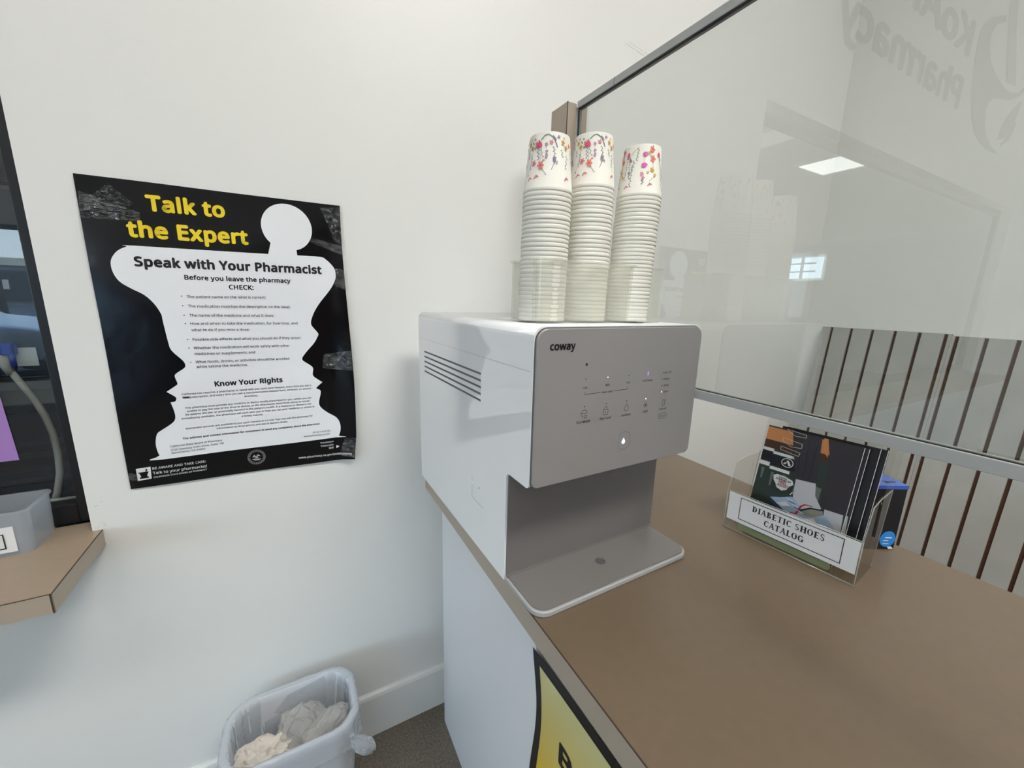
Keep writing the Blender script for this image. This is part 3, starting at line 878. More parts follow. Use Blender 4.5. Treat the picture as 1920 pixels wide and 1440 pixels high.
me = text2d('B', .03); a_, b__, c_, d_ = bounds(me); D.meshes.remove(me)
text_line(b, 'B', .0755, -.1425, .1085, -.1425, sgt, .028, .92)
b.build('lettering', M['signk'], t)

# ------------------------------------------------------------------ glass divider with its post
t = thing('glass_divider', 'tall clear glass divider in a grey metal frame with beige post', 'divider', (.606, -.15, ZT))
zz = lambda z: z - ZT
b = MB()
px0, px1, py0, py1 = .573 - .606, .6285 - .606, -.182 + .15, -.1187 + .15
pz = zz(1.679)
b.box((px0, py0, 0), (-.0075, py1, pz)); b.box((.0065, py0, 0), (px1, py1, pz)); b.box((-.0075, py0 + .012, 0), (.0065, py1, pz))
b.build('post', M['lamedge'], t, bevel=.0008)
b = MB(); b.box((px0 - .0003, py0 - .0004, 0), (px0 + .0012, py0 + .0012, pz + .0003)); b.build('seam_line', M['seam'], t)
b = MB(); b.box((-.0075, py0 + .0015, 0), (-.0022, py0 + .012, pz - .008)); b.box((.0045, py0 + .0015, 0), (.0065, py0 + .012, pz - .008)); b.build('post_channel', M['alu'], t)
b = MB(); b.box((-.0022, py0 + .006, 0), (.0045, py0 + .012, pz - .008)); b.build('channel_gasket', M['gasket'], t)
ye = -1.9 + .15
b = MB(); b.box((-.0065, ye, zz(1.6695)), (.0065, py0 - .0003, zz(1.684))); b.build('top_rail', M['alu'], t, bevel=.001)
b = MB(); b.box((-.0045, ye, zz(1.667)), (.0045, py0 - .003, zz(1.6695))); b.build('top_gasket', M['gasket'], t)
b = MB(); b.box((-.010, ye, zz(1.0885)), (-.0055, py0 - .0003, zz(1.1035))); b.box((.0055, ye, zz(1.0885)), (.010, py0 - .0003, zz(1.1035))); b.box((-.0055, ye, zz(1.0885)), (.0055, py0 - .0003, zz(1.098)))
b.build('bottom_rail', M['alu'], t, bevel=.0008)
b = MB(); b.box((-.0055, ye, zz(1.098)), (-.003, py0 - .0003, zz(1.1025))); b.box((.003, ye, zz(1.098)), (.0055, py0 - .0003, zz(1.1025))); b.build('bottom_gasket', M['gasket'], t)
MB().box((-.003, ye, zz(1.0985)), (.003, py0 + .006, zz(1.6668))).build('pane', M['glass'], t)
b = MB(); b.box((-.0068, -.1505, zz(1.6697)), (-.0064, -.1498, zz(1.6838))); b.build('joint_line', M['seam'], t)
b = MB(); b.box((-.010, ye, 0), (.010, ye + .02, zz(1.684))); b.build('end_post', M['alu'], t)

# ------------------------------------------------------------------ water dispenser
wd = thing('water_dispenser', 'white and taupe countertop water dispenser with touch panel', 'water dispenser', (.2571, -.5229, ZT + .0006), .0162)
wd.scale = (K, K, K)
W_, H_, P_, DP = .358, .4417, .0688, .474
HB = .2005                      # underside of the head
rn = .010
prof = []                       # (v, z) side profile, counter-clockwise seen from the left
prof += [(DP, .0), (DP, H_)]
prof += [(-P_, H_)]
for i in range(5):
    a = PI + .5 * PI * i / 4
    prof.append((-P_ + .008 + .008 * math.cos(a), HB + .008 + .008 * math.sin(a)))
for i in range(5):
    a = .5 * PI - .5 * PI * (-i) / 4
    a = PI / 2 - PI / 2 * i / 4
    prof.append((-rn + rn * math.cos(a), HB - rn + rn * math.sin(a)))
prof += [(0, .0)]
rt = .016
slices = []
for i in range(7):
    a = .5 * PI * i / 6
    slices.append((rt * (1 - math.cos(a)), H_ - rt * (1 - math.sin(a))))
sl = [(u_, h) for u_, h in slices] + [(W_ - u_, h) for u_, h in slices[::-1]]
rings = [[(u_, v, h if z == H_ else z) for v, z in prof] for u_, h in sl]
b = MB(); b.loft(rings, True, True, False); sh = b.build('shell', M['shell'], wd)
for p in sh.data.polygons:
    p.use_smooth = abs(p.normal.x) < .98 and p.normal.z > .05
# front panel
fp = lambda x, z, d: (x, -P_ - d, z)
po = rrect(.0025, HB + .001, W_ - .0025, H_ - .0025, .019, 8, (.55, .55, 1, 1))
pin = rrect(.004, HB + .0025, W_ - .004, H_ - .004, .018, 8, (.55, .55, 1, 1))
b = MB(); b.loft([[fp(x, z, .0) for x, z in po], [fp(x, z, .0035) for x, z in po], [fp(x, z, .0048) for x, z in pin]], True, True)
fpanel = b.build('front_panel', M['taupe'], wd)
b = MB(); pj = rrect(.0012, HB + .0002, W_ - .0012, H_ - .0012, .020, 8, (.55, .55, 1, 1)); b.loft([[fp(x, z, .0002) for x, z in pj], [fp(x, z, .0009) for x, z in pj]]); b.build('panel_joint', M['dark'], wd)
# taupe column face and head underside
b = MB(); b.box((.0035, -.0022, .0105), (W_ - .0002, .0002, HB - .006)); b.build('column_face', M['taupe2'], wd)
b = MB(); b.box((.0035, -P_ + .006, HB - .0016), (W_ - .0035, -.008, HB + .0002)); b.build('head_underside', M['taupe2'], wd)
# drip tray
TF = .1062
o_ = rrect(.0, -TF, .3535, -.0024, .026, 10, (1, 1, 0, 0))
i_ = rrect(.0015, -TF + .0015, .352, -.0024, .0245, 10, (1, 1, 0, 0))
b = MB(); b.loft([[(x, y, 0) for x, y in i_], [(x, y, .001) for x, y in o_], [(x, y, .0078) for x, y in o_], [(x, y, .0088) for x, y in i_]]); tray = b.build('drip_tray', M['rim'], wd)
hole = [(.1743 + .0098 * math.cos(a * PI / 16), -.050 + .0098 * math.sin(a * PI / 16)) for a in range(32)]
me = fill2d(rrect(.004, -TF + .004, .3495, -.0085, .023, 10, (1, 1, 0, 0)), [hole], .0011)
b = MB(); b.add_mesh(me, lambda v: (v.x, v.y, .0101 + v.z)); D.meshes.remove(me); b.build('tray_plate', M['taupe3'], tray)
b = MB(); b.cyl((.1743, -.050, .0089), .0097, .0002, 24); b.build('drain_hole', M['dark'], tray)
b = MB(); b.box((.002, -.0082, .0088), (.3515, -.0024, .0112)); b.build('tray_back_bar', M['taupe2'], tray)
b = MB(); b.box((.003, -.0096, .0089), (.3505, -.0084, .0094)); b.build('tray_back_gap', M['dark'], tray)
# nozzle
b = MB(); b.cyl((.178, -.048, HB - .013), .0095, .014, 24, r1=.0115); b.build('nozzle', M['acr'], wd)
b = MB(); b.cyl((.178, -.048, HB - .004), .006, .004, 20); b.build('nozzle_core', M['taupe2'], wd)
# side vents, seam, service flap
for k in range(5):
    z = .347 - k * .0122
    b = MB(); b.prism([(.101, z - .0018), (.428, z - .0018), (.4298, z), (.428, z + .0018), (.101, z + .0018)], lambda v, q, d: (-.0003 + d, v, q), 0, .0006); v_ = b.build('vent_slot', M['dark'], wd)
    b = MB(); b.prism([(.101, z - .0036), (.428, z - .0036), (.4298, z - .0018), (.101, z - .0018)], lambda v, q, d: (-.0011 + d, v, q), 0, .0012); b.build('slot_lip', M['shell'], v_)
b = MB(); b.box((-.0003, -P_ + .004, .3777), (.0002, DP - .001, .3783)); b.build('cover_seam', mat('grey_seam', (.42, .43, .44), .5), wd)
b = MB(); b.box((-.0003, .1362, .094), (.0002, .1372, .139)); b.box((-.0003, .085, .0935), (.0002, .1372, .0945)); flap = b.build('service_flap', mat('grey_seam_flap', (.42, .43, .44), .5), wd)
b = MB(); b.prism([(.134, .1285), (.098, .1315), (.104, .1245), (.118, .122), (.130, .1245)], lambda v, q, d: (-.0035 + d, v, q), 0, .0037); b.build('finger_tab', M['shell'], flap, bevel=.001)
# printed legends on the front panel
FD = .0052
Zp = lambda z: z - .768
pt = lambda x, z: (x, -P_ - FD, Zp(z))
PTXT = [("Low",.0875,1.1164,.0962),("Mid",.1325,1.1169,.1407),("Full",.1774,1.1172,.1842),("Water Level",.1265,1.1061,.1472),("Cold Temp",.2138,1.1173,.2366),("MY CUP",.2655,1.1277,.2833),("500ml",.2654,1.1164,.2791),("250ml",.2663,1.1051,.2794),("120ml",.2662,1.094,.2791),("Eco Mode",.0795,1.0622,.1059),("Key Lock",.1258,1.0625,.1491),("Ambient",.1717,1.0626,.1929),("Cold",.2208,1.0629,.2325),("Amount",.2606,1.063,.28),("MY CUP",.2641,1.0502,.2788)]
for s_, x0, z, x1 in PTXT:
    b = MB()
    text_line(b, s_, x0, z - .0004, x1, z - .0004, pt, .008, 1.0)
    b.build('legend', M['print'], fpanel)
b = MB(); text_line(b, 'coway', .0238, 1.1769, .0691, 1.1769, pt, .03, 1.0, 1.04); b.build('logo', M['print'], fpanel)


def disc(mb, x, z, r, n=14, d=0.0):
    mb.faces([(x + r * math.cos(2 * PI * i / n), -P_ - FD - d, Zp(z) + r * math.sin(2 * PI * i / n)) for i in range(n)], [tuple(range(n))])


def stroke(mb, pts, w_=.0006, closed=False):
    P = list(pts) + ([pts[0]] if closed else [])
    for (x0, z0), (x1, z1) in zip(P, P[1:]):
        L = math.hypot(x1 - x0, z1 - z0) or 1
        nx, nz = -(z1 - z0) / L * w_ / 2, (x1 - x0) / L * w_ / 2
        ex, ez = (x1 - x0) / L * w_ / 3, (z1 - z0) / L * w_ / 3
        mb.faces([pt(x0 - ex + nx, z0 - ez + nz), pt(x0 - ex - nx, z0 - ez - nz), pt(x1 + ex - nx, z1 + ez - nz), pt(x1 + ex + nx, z1 + ez + nz)], [(0, 1, 2, 3)])


arc = lambda x, z, r, a, b_, n=14, k=1.0: [(x + r * math.cos(a + (b_ - a) * i / n), z + r * k * math.sin(a + (b_ - a) * i / n)) for i in range(n + 1)]
b = MB(); disc(b, .0919, 1.153, .0022, 20); b.build('sensor_eye', M['print'], fpanel)
for x, z in ((.0922, 1.1305), (.181, 1.1304), (.262, 1.1293), (.2622, 1.1182), (.2624, 1.1067), (.0927, 1.0877), (.137, 1.0876), (.1813, 1.0876)):
    b = MB(); disc(b, x, z, .0010); b.build('indicator_dot', M['print'], fpanel)
for x, z in ((.1362, 1.1303), (.2628, 1.0956), (.2256, 1.0871)):
    b = MB(); disc(b, x, z, .0012); b.build('lit_indicator', M['led'], fpanel)
b = MB()
for dx in (-.0007, .0013): stroke(b, [(.2255 + dx, 1.1275), (.2255 + dx, 1.1332)], .0011)
b.build('violet_bars', M['ledp'], fpanel)
b = MB(); stroke(b, [(.0918, 1.1105), (.0920, 1.1068), (.1234, 1.1073)]); b.build('level_bracket', M['print'], fpanel)
b = MB(); stroke(b, [(.1506, 1.1075), (.1811, 1.1075), (.1808, 1.1120)]); b.build('level_bracket', M['print'], fpanel)
b = MB()      # eco icon: leaf with plug
stroke(b, arc(.0932, 1.0768, .0056, 0, PI)); stroke(b, [(.0876, 1.0768), (.0988, 1.0768)]); stroke(b, arc(.0926, 1.0764, .0052, PI, 1.45 * PI, 8)); stroke(b, arc(.0955, 1.0712, .0022, .5 * PI, 1.5 * PI, 8)); stroke(b, [(.0955, 1.0734), (.0975, 1.0734), (.0975, 1.069), (.0955, 1.069)]); stroke(b, [(.0975, 1.0725), (.0990, 1.0725)]); stroke(b, [(.0975, 1.0700), (.0990, 1.0700)])
b.build('eco_icon', M['print'], fpanel)
b = MB(); stroke(b, [(.1320, 1.0698), (.1418, 1.0698), (.1418, 1.0782), (.1320, 1.0782)], closed=True); stroke(b, [(.1340, 1.0782)] + arc(.1369, 1.0800, .0029, PI, 0, 10, 1.1) + [(.1398, 1.0782)]); stroke(b, [(.1369, 1.0730), (.1369, 1.0752)], .0009); b.build('lock_icon', M['print'], fpanel)
drop = lambda x, z, s: [(x, z + 1.35 * s)] + [(x + .85 * s * math.cos(a), z - .25 * s + .85 * s * math.sin(a)) for a in [(.18 - 1.36 * i / 14) * PI for i in range(15)]]
b = MB(); stroke(b, drop(.1817, 1.0764, .0050), closed=True); b.build('drop_icon', M['print'], fpanel)
b = MB()
for q in range(3):
    a = PI / 6 + q * PI / 3 + PI / 6
    stroke(b, [(.226 - .0052 * math.cos(a), 1.0758 - .0052 * math.sin(a)), (.226 + .0052 * math.cos(a), 1.0758 + .0052 * math.sin(a))], .0007)
b.build('snow_icon', M['print'], fpanel)
b = MB(); stroke(b, [(.2672, 1.0805), (.2750, 1.0805), (.2735, 1.0708), (.2680, 1.0708)], closed=True); 
for q in range(3): stroke(b, [(.2718, 1.0780 - q * .0022), (.2742, 1.0780 - q * .0022)])
b.build('cup_icon', M['print'], fpanel)
b = MB(); stroke(b, rrect(.2600, 1.0470, .2818, 1.0562, .0046, 6), closed=True); b.build('cup_pill', M['print'], fpanel)
b = MB(); stroke(b, rrect(.1695, 1.0035, .1968, 1.0345, .0125, 8), .0008, True); bt = b.build('dispense_button', mat('button_ring', (.15, .135, .13), .3, .3), fpanel)
b = MB(); b.faces([pt(x, z) for x, z in drop(.1815, 1.0183, .0046)], [tuple(range(16))]); b.build('lit_drop', mat('white_blue_led', (.8, .85, 1), .4, emit=((.62, .72, 1.0), .85)), bt)

# ------------------------------------------------------------------ cup tray and paper cups
ZD = ZT + .0006 + H_ * K
ct = thing('cup_tray', 'cloudy clear acrylic tray on the dispenser holding the paper cups', 'tray', (.2938, -.5354, ZD + .0004), .004)
ct.scale = (K, K, K)
open_box(.0, .0, .2685, .092, .0, .0955, .0025, .008, 'tub', M['frost'], ct, 0, 0, .003)
b = MB()
o_ = rrect(-.003, -.003, .2715, .095, .010, 5); i_ = rrect(.0026, .0026, .2659, .0894, .006, 5)
b.loft([[(x, y, .0945) for x, y in o_], [(x, y, .0975) for x, y in o_], [(x, y, .0975) for x, y in i_], [(x, y, .0945) for x, y in i_], [(x, y, .0945) for x, y in o_]], False, False); b.build('rim', M['frost'], ct)
for x in (.012, .135, .25):
    b = MB(); b.box((x, .006, -.0002), (x + .008, .014, .0002)); b.build('foot', M['acredge'], ct)

RIM, BASE, CH = .0376, .0297, .0805
nseg = 40
def cupmesh():
    prof = [(RIM - .0018, .0003), (RIM - .0004, .0), (RIM + .0001, .0006), (RIM + .0003, .0022), (RIM + .0003, .0044), (RIM - .0001, .0052), (RIM - .0006, .0055), (BASE + .0006, CH - .0012), (BASE, CH), (BASE - .0008, CH), (BASE - .0010, CH - .007), (0.0005, CH - .007)]
    inner = [(BASE - .0006, CH - .0076), (RIM - .0022, .005), (RIM - .0018, .0004)]
    mb = MB()
    ring = lambda r, z: [(r * math.cos(2 * PI * i / nseg), r * math.sin(2 * PI * i / nseg), z) for i in range(nseg)]
    mb.loft([ring(*p) for p in prof], False, True, True)
    mb.loft([ring(*p) for p in inner], True, False, True)
    return mb
c0_ = cupmesh().build('paper_cup', M['cup'])
c0_me = c0_.data
D.objects.remove(c0_)

PCOL = {'pink': (.66, .09, .20), 'rose': (.74, .30, .36), 'coral': (.80, .24, .18), 'mauve': (.42, .30, .40), 'violet': (.25, .21, .33), 'green': (.20, .25, .18), 'sage': (.33, .38, .30), 'gold': (.62, .40, .10), 'brown': (.33, .20, .08), 'mag': (.70, .16, .42)}
PM = {k_: mat('print_' + k_, v_, .65) for k_, v_ in PCOL.items()}
PK = list(PM)


def floral(parent, seed, variant):
    """hanging-flower border printed round the base end of the cup; x is degrees round, y is mm from the base"""
    rr = random.Random(seed)
    b = MB()
    cen = [0]
    def P(deg, mm, lift=.0005):
        deg = cen[0] + (deg - cen[0]) * 1.28
        z = CH - (1.5 + mm * 1.55) / 1000
        r = BASE + .0006 + (RIM - BASE - .0012) * (CH - z) / (CH - .0055) + lift
        return (r * math.cos(math.radians(deg)), r * math.sin(math.radians(deg)), z)
    K = 1000 * .033 * PI / 180          # mm per degree
    def blob(deg, mm, rx, ry, rot=0, col='pink', n=9, jag=.15, lift=.0006):
        b.mi = PK.index(col)
        vs = []
        ry *= .95; rx *= 1.18
        for i in range(n):
            a = 2 * PI * i / n
            q = 1 + rr.uniform(-jag, jag)
            x, y = rx * q * math.cos(a), ry * q * math.sin(a)
            x, y = x * math.cos(rot) - y * math.sin(rot), x * math.sin(rot) + y * math.cos(rot)
            vs.append(P(deg + x / K, mm + y, lift))
        b.faces(vs + [P(deg, mm, lift + max(rx, ry) ** 2 / 60000 + .0001)], [(i, (i + 1) % n, n) for i in range(n)])
    def stem(pts, wdt, col):
        b.mi = PK.index(col)
        for (d0_, m0), (d1, m1) in zip(pts, pts[1:]):
            dx, dy = (d1 - d0_) * K, m1 - m0
            L = math.hypot(dx, dy) or 1
            nx, ny = -dy / L * wdt / 2, dx / L * wdt / 2
            b.faces([P(d0_ + nx / K, m0 + ny), P(d0_ - nx / K, m0 - ny), P(d1 - nx / K, m1 - ny), P(d1 + nx / K, m1 + ny)], [(0, 1, 2, 3)])
    def flower(deg, mm, r, col, mid=None, petals=5):
        r *= 1.0
        for i in range(petals):
            a = 2 * PI * i / petals + rr.uniform(-.2, .2)
            blob(deg + r * .55 * math.cos(a) / K, mm + r * .55 * math.sin(a), r * .5, r * .36, a, col, 8, .12)
        if mid: blob(deg, mm, r * .25, r * .25, 0, mid, 6, .1, .0010)
    def sprig(deg, m0, m1, col, nleaf=6, sway=0.0):
        pts = [(deg + sway * (i / 5) ** 2, m0 + (m1 - m0) * i / 5) for i in range(6)]
        stem(pts, .35, 'sage')
        for i in range(nleaf):
            q = (i + .6) / nleaf
            d_ = deg + sway * q * q
            blob(d_ + (1 if i % 2 else -1) * .8 / K, m0 + (m1 - m0) * q, .95, .42, .7 if i % 2 else -.7, col, 6, .1)
    base = -122 if variant == 0 else -100
    for rep in range(3):
        o = base + (rep - 0) * 120 - 12 * (rep == 0) + 12 * (rep == 2)
        cen[0] = o + 12
        if variant == 0:
            # arch of leaves, red bell, pink flowers, purple spikes, golden daisies, two tiny butterflies below
            stem([(o - 4, 6), (o + 4, 2.5), (o + 12, 1.6), (o + 22, 4.5), (o + 30, 12)], .8, 'green')
            blob(o + 24, 5, 2.6, 1.1, .8, 'violet'); blob(o + 29, 11, 2.2, .7, 1.2, 'violet')
            blob(o - 8, 10.5, 3.6, 3.2, 0, 'pink', 11); blob(o - 8, 7.3, .8, 1.6, 0, 'brown', 6)
            flower(o + 18, 8.6, 2.4, 'rose', 'mauve'); flower(o + 8, 10.5, 1.8, 'mauve')
            stem([(o - 6, 14), (o - 4, 20), (o - 3, 27)], .4, 'sage'); sprig(o - 2, 14, 22, 'sage', 4, 4)
            stem([(o + 8, 12), (o + 9, 22)], .35, 'rose'); blob(o + 9, 16.5, 1.5, 1.2, 0, 'mauve', 7); blob(o + 9, 21, 1.3, 2.6, .2, 'mauve', 8); blob(o + 3.5, 24.5, 1.1, 1.0, 0, 'rose', 6)
            sprig(o + 23, 12, 28, 'violet', 9, 8)
            blob(o + 24, 24, 1.4, 3.3, -.15, 'violet', 9); stem([(o + 24, 27), (o + 19, 33)], .5, 'violet')
            flower(o - 17, 26, 3.0, 'rose', 'pink'); flower(o - 2, 28.5, 3.6, 'coral', 'pink', 6)
            for i in range(4): blob(o + 2 + i * 2.2, 32.5 + i * 1.5, .6, .7, 0, 'mauve', 6)
            stem([(o - 21, 14), (o - 27, 26), (o - 31, 34)], .35, 'sage'); blob(o - 31.5, 35.5, .7, 1.2, -.2, 'green', 6)
            flower(o + 43, 8, 2.5, 'gold', 'brown'); flower(o + 51, 12, 2.4, 'gold', 'brown'); blob(o + 46, 4, 1, 1, 0, 'coral', 7)
            sprig(o + 40, 14, 21, 'green', 4, 2); sprig(o + 52, 18, 31, 'violet', 6, -4)
            flower(o + 62, 9, 2.4, 'coral', 'pink'); sprig(o + 66, 12, 24, 'violet', 7, 2); blob(o + 33, 3.5, 1.6, 1.4, 0, 'mauve', 8)
            blob(o - 18, 5, 1.2, 1.2, .4, 'sage', 7); blob(o - 22, 8, 1.8, .8, .8, 'green', 7); blob(o - 16, 12.5, 1.3, 1.6, 0, 'sage', 7)
            bf = ((o - 10, 38), (o + 50, 39))
        else:
            flower(o + 8, 4.5, 3.6, 'coral', 'brown'); flower(o + 10, 14, 3.8, 'coral', 'brown'); blob(o - 8, 9.5, 3.0, 2.6, 0, 'mag', 10); blob(o - 9, 20.5, 3.2, 2.6, 0, 'mag', 10)
            blob(o + 27, 9, 2.2, 3.0, .3, 'pink', 9); blob(o + 32, 13, 1.4, 2.2, .2, 'mauve', 8); flower(o + 1, 8.5, 2.0, 'gold'); flower(o + 9, 25, 3.0, 'gold', 'gold'); flower(o + 16, 30, 2.0, 'gold'); flower(o - 1, 28, 1.6, 'gold')
            stem([(o - 8, 12), (o - 10, 19)], .35, 'rose'); stem([(o + 10, 17), (o + 10, 25)], .35, 'gold')
            flower(o - 13, 29.5, 2.4, 'rose'); flower(o - 10, 33.5, 2.2, 'rose', 'mauve'); sprig(o - 11, 35, 40, 'violet', 3)
            sprig(o - 24, 3, 16, 'green', 8, -3); sprig(o - 32, 15, 30, 'violet', 8, -8); sprig(o - 48, 8, 34, 'violet', 10, -6); flower(o - 40, 15, 2.0, 'brown'); flower(o - 42, 27, 1.9, 'sage'); blob(o - 49, 11, 1.4, 2.4, .2, 'violet', 8)
            stem([(o - 24, 3), (o - 32, 5), (o - 40, 9)], .5, 'gold'); sprig(o + 33, 15, 34, 'violet', 8, 2); sprig(o + 40, 20, 42, 'violet', 8, -2)
            for i in range(3): blob(o + 4 + i * 4, 36 - i * 1.8, .5, .6, 0, 'sage', 6)
            bf = ((o + 4, 39.5), (o - 45, 41))
        for d_, m_ in bf:
            blob(d_ - 2, m_ + .6, 1.9, .8, -.9, 'rose', 7); blob(d_ + 2.4, m_ - .2, 1.8, .9, .5, 'rose', 7); blob(d_, m_, .5, .9, .3, 'coral', 6)
    return b.build('floral_print', list(PM.values()), parent)


stacks = (('left', .3209, -.4998, 30, .00583, 0, -4), ('middle', .4014, -.4958, 33, .00581, 0, 2), ('right', .4789, -.5078, 33, .00573, 1, 0))
zb = ZD + .0004 + .003
for nm, x, y, n, pitch, var, turn in stacks:
    lean = {'left': (.003, 0), 'middle': (.001, 0), 'right': (.008, 0)}[nm]
    for i in range(n):
        q = i / (n - 1)
        c = D.objects.new('paper_cup', c0_me); COL.objects.link(c)
        c.scale = (K, K, K)
        c.location = (x + lean[0] * (q - .0) + random.uniform(-.0003, .0003), y + random.uniform(-.0003, .0003), zb + i * pitch)
        c.rotation_euler = (0, 0, random.uniform(0, 6))
        if i == n - 1:
            c.rotation_euler = (0, 0, math.radians(turn))
            tag(c, {'left': 'floral topmost paper cup of the left stack in the tray', 'middle': 'floral topmost paper cup of the tall middle stack in the tray', 'right': 'floral topmost paper cup of the right stack, beside the glass'}[nm], 'paper cup', 'floral paper cups in the tray')
            floral(c, 5 + var, var)
        else:
            tag(c, f'white rim of a paper cup nested in the {nm} stack in the tray', 'paper cup', f'paper cups nested in the {nm} stack')

# ------------------------------------------------------------------ brochure holder, catalogues, leaflet
ANG = math.atan2(.0242, .229)           # the holder's front runs along -y, turned a little
bh = thing('brochure_holder', 'clear acrylic brochure holder with a paper sign on its front', 'brochure holder', (.7171, -.5772, ZT + .0003), -PI / 2 + ANG)
bh.scale = (K, K, K)
# local: x along the front (towards the camera), y towards the back, z up
WD, DPT = .2305, .095
b = MB(); t3 = .0025
hl = .0865
b.box((0, 0, 0), (WD, t3, hl))                                           # front lip
b.box((0, 0, 0), (WD, DPT, t3))                                         # floor
side = [(0, 0), (DPT, 0), (DPT + .035, .195), (.105, .195), (.075, .140), (.020, .1480), (.006, .1485), (0, .087)]
side = [(0, 0), (DPT, 0), (DPT + .030, .150), (.055, .150), (.018, .146), (.0, hl)]
for x in (0, WD - t3): b.prism(side, lambda y, z, q: (x + q, y, z), 0, t3)
b.faces([(0, DPT, 0), (WD, DPT, 0), (WD, DPT + .048, .235), (0, DPT + .048, .235), (0, DPT + t3, 0), (WD, DPT + t3, 0), (WD, DPT + t3 + .048, .235), (0, DPT + t3 + .048, .235)], [(0, 1, 2, 3), (4, 7, 6, 5), (0, 4, 5, 1), (1, 5, 6, 2), (2, 6, 7, 3), (3, 7, 4, 0)])
b.build('pocket', M['acr'], bh)
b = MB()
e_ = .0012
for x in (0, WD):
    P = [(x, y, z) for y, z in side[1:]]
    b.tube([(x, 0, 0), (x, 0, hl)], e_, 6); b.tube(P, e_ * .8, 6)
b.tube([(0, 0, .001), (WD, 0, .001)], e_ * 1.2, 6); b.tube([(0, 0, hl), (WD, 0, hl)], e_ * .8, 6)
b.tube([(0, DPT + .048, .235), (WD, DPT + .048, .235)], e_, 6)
b.build('polished_edge_highlights', M['acredge2'], bh)
b = MB(); b.box((.0045, -.0012, .0225), (.2285, -.0004, .0845)); lab = b.build('paper_sign', M['paper'], bh)
b = MB()
f_ = lambda x, z: (x, -.0016, z)
for x0, z0, x1, z1 in ((.0285, .0785, .2065, .0800), (.0285, .0305, .2065, .0320), (.0285, .0305, .0299, .0800), (.2051, .0305, .2065, .0800)):
    b.faces([f_(x0, z0), f_(x1, z0), f_(x1, z1), f_(x0, z1)], [(0, 1, 2, 3)])

# hand drawn serif capitals on a 0..w x 0..1 grid
def serif_glyphs():
    th, tn, sf = .235, .11, .075          # thick stem, thin stroke, serif height
    def stem(x, y0=0, y1=1, ex=.09):     # thick stem with slab serifs
        return [[(x, y0), (x + th, y0), (x + th, y1), (x, y1)], [(x - ex, y0), (x + th + ex, y0), (x + th + ex, y0 + sf), (x - ex, y0 + sf)], [(x - ex, y1 - sf), (x + th + ex, y1 - sf), (x + th + ex, y1), (x - ex, y1)]]
    def bar(x0, x1, y, t=tn): return [[(x0, y), (x1, y), (x1, y + t), (x0, y + t)]]
    def tick(x, y, up, h=.2): return [[(x - .05, y), (x + .03, y), (x + .03, y + up * h), (x - .01, y + up * h)]]
    def arcp(cx, cy, rx, ry, a0, a1, tmax, n=18, tmin=tn):
        out, inn = [], []
        for i in range(n + 1):
            a = math.radians(a0 + (a1 - a0) * i / n)
            t_ = tmin + (tmax - tmin) * abs(math.cos(a)) ** 1.3
            out.append((cx + rx * math.cos(a), cy + ry * math.sin(a)))
            inn.append((cx + (rx - t_) * math.cos(a), cy + (ry - tmin) * math.sin(a)))
        return [[out[i], out[i + 1], inn[i + 1], inn[i]] for i in range(n)]
    def diag(x0, y0, x1, y1, t): return [[(x0 - t / 2, y0), (x0 + t / 2, y0), (x1 + t / 2, y1), (x1 - t / 2, y1)]]
    G = {}
    G['D'] = (.86, stem(.1) + arcp(.28, .5, .50, .5, -90, 90, th) + bar(.1, .3, 0) + bar(.1, .3, 1 - tn))
    G['I'] = (.44, stem(.12))
    G['A'] = (.86, diag(.10, 0, .43, 1, .085) + diag(.72, 0, .45, 1, .20) + bar(.22, .62, .30) + bar(-.02, .24, 0, sf) + bar(.54, .90, 0, sf))
    G['B'] = (.78, stem(.1) + arcp(.32, .255, .38, .255, -90, 90, th) + arcp(.30, .755, .34, .245, -90, 90, th) + bar(.1, .34, 0) + bar(.1, .34, 1 - tn) + bar(.1, .34, .47))
    G['E'] = (.74, stem(.1) + bar(.1, .64, 0) + bar(.1, .60, 1 - tn) + bar(.1, .48, .47) + tick(.64, 0, 1) + tick(.60, 1, -1) + tick(.49, .40, 1))
    G['T'] = (.76, [[(.28, 0), (.48, 0), (.48, 1), (.28, 1)]] + bar(.18, .58, 0, sf) + bar(.02, .74, 1 - tn) + tick(.06, 1, -1, .24) + tick(.72, 1, -1, .24))
    G['C'] = (.78, arcp(.43, .5, .40, .51, 48, 312, th) + [[(.66, .70), (.70, .70), (.72, 1.0), (.67, .98)], [(.66, .20), (.70, .22), (.71, .10), (.66, .08)]])
    G['O'] = (.86, arcp(.43, .5, .40, .51, 0, 360, th, 32))
    G['G'] = (.86, arcp(.43, .5, .40, .51, 48, 300, th) + [[(.60, .03), (.80, .06), (.80, .44), (.60, .44)]] + bar(.52, .88, .42, sf) + [[(.66, .70), (.70, .70), (.72, 1.0), (.67, .98)]])
    G['H'] = (.92, stem(.1) + stem(.62) + bar(.2, .7, .48))
    G['L'] = (.70, stem(.1) + bar(.1, .62, 0) + tick(.62, 0, 1, .26))
    # S: two opposing bowls joined by a thick diagonal
    S = arcp(.34, .745, .27, .255, 55, 232, .13) + arcp(.34, .255, .28, .255, -128, 55, .15)
    S += [[(.10, .62), (.26, .50), (.60, .36), (.46, .52)], [(.16, .56), (.22, .66), (.50, .47), (.44, .34)]]
    S += [[(.50, .72), (.55, .72), (.57, .98), (.52, .96)], [(.07, .02), (.11, .03), (.13, .28), (.08, .28)]]
    G['S'] = (.68, S)
    G[' '] = (.34, [])
    return G
GL = serif_glyphs()
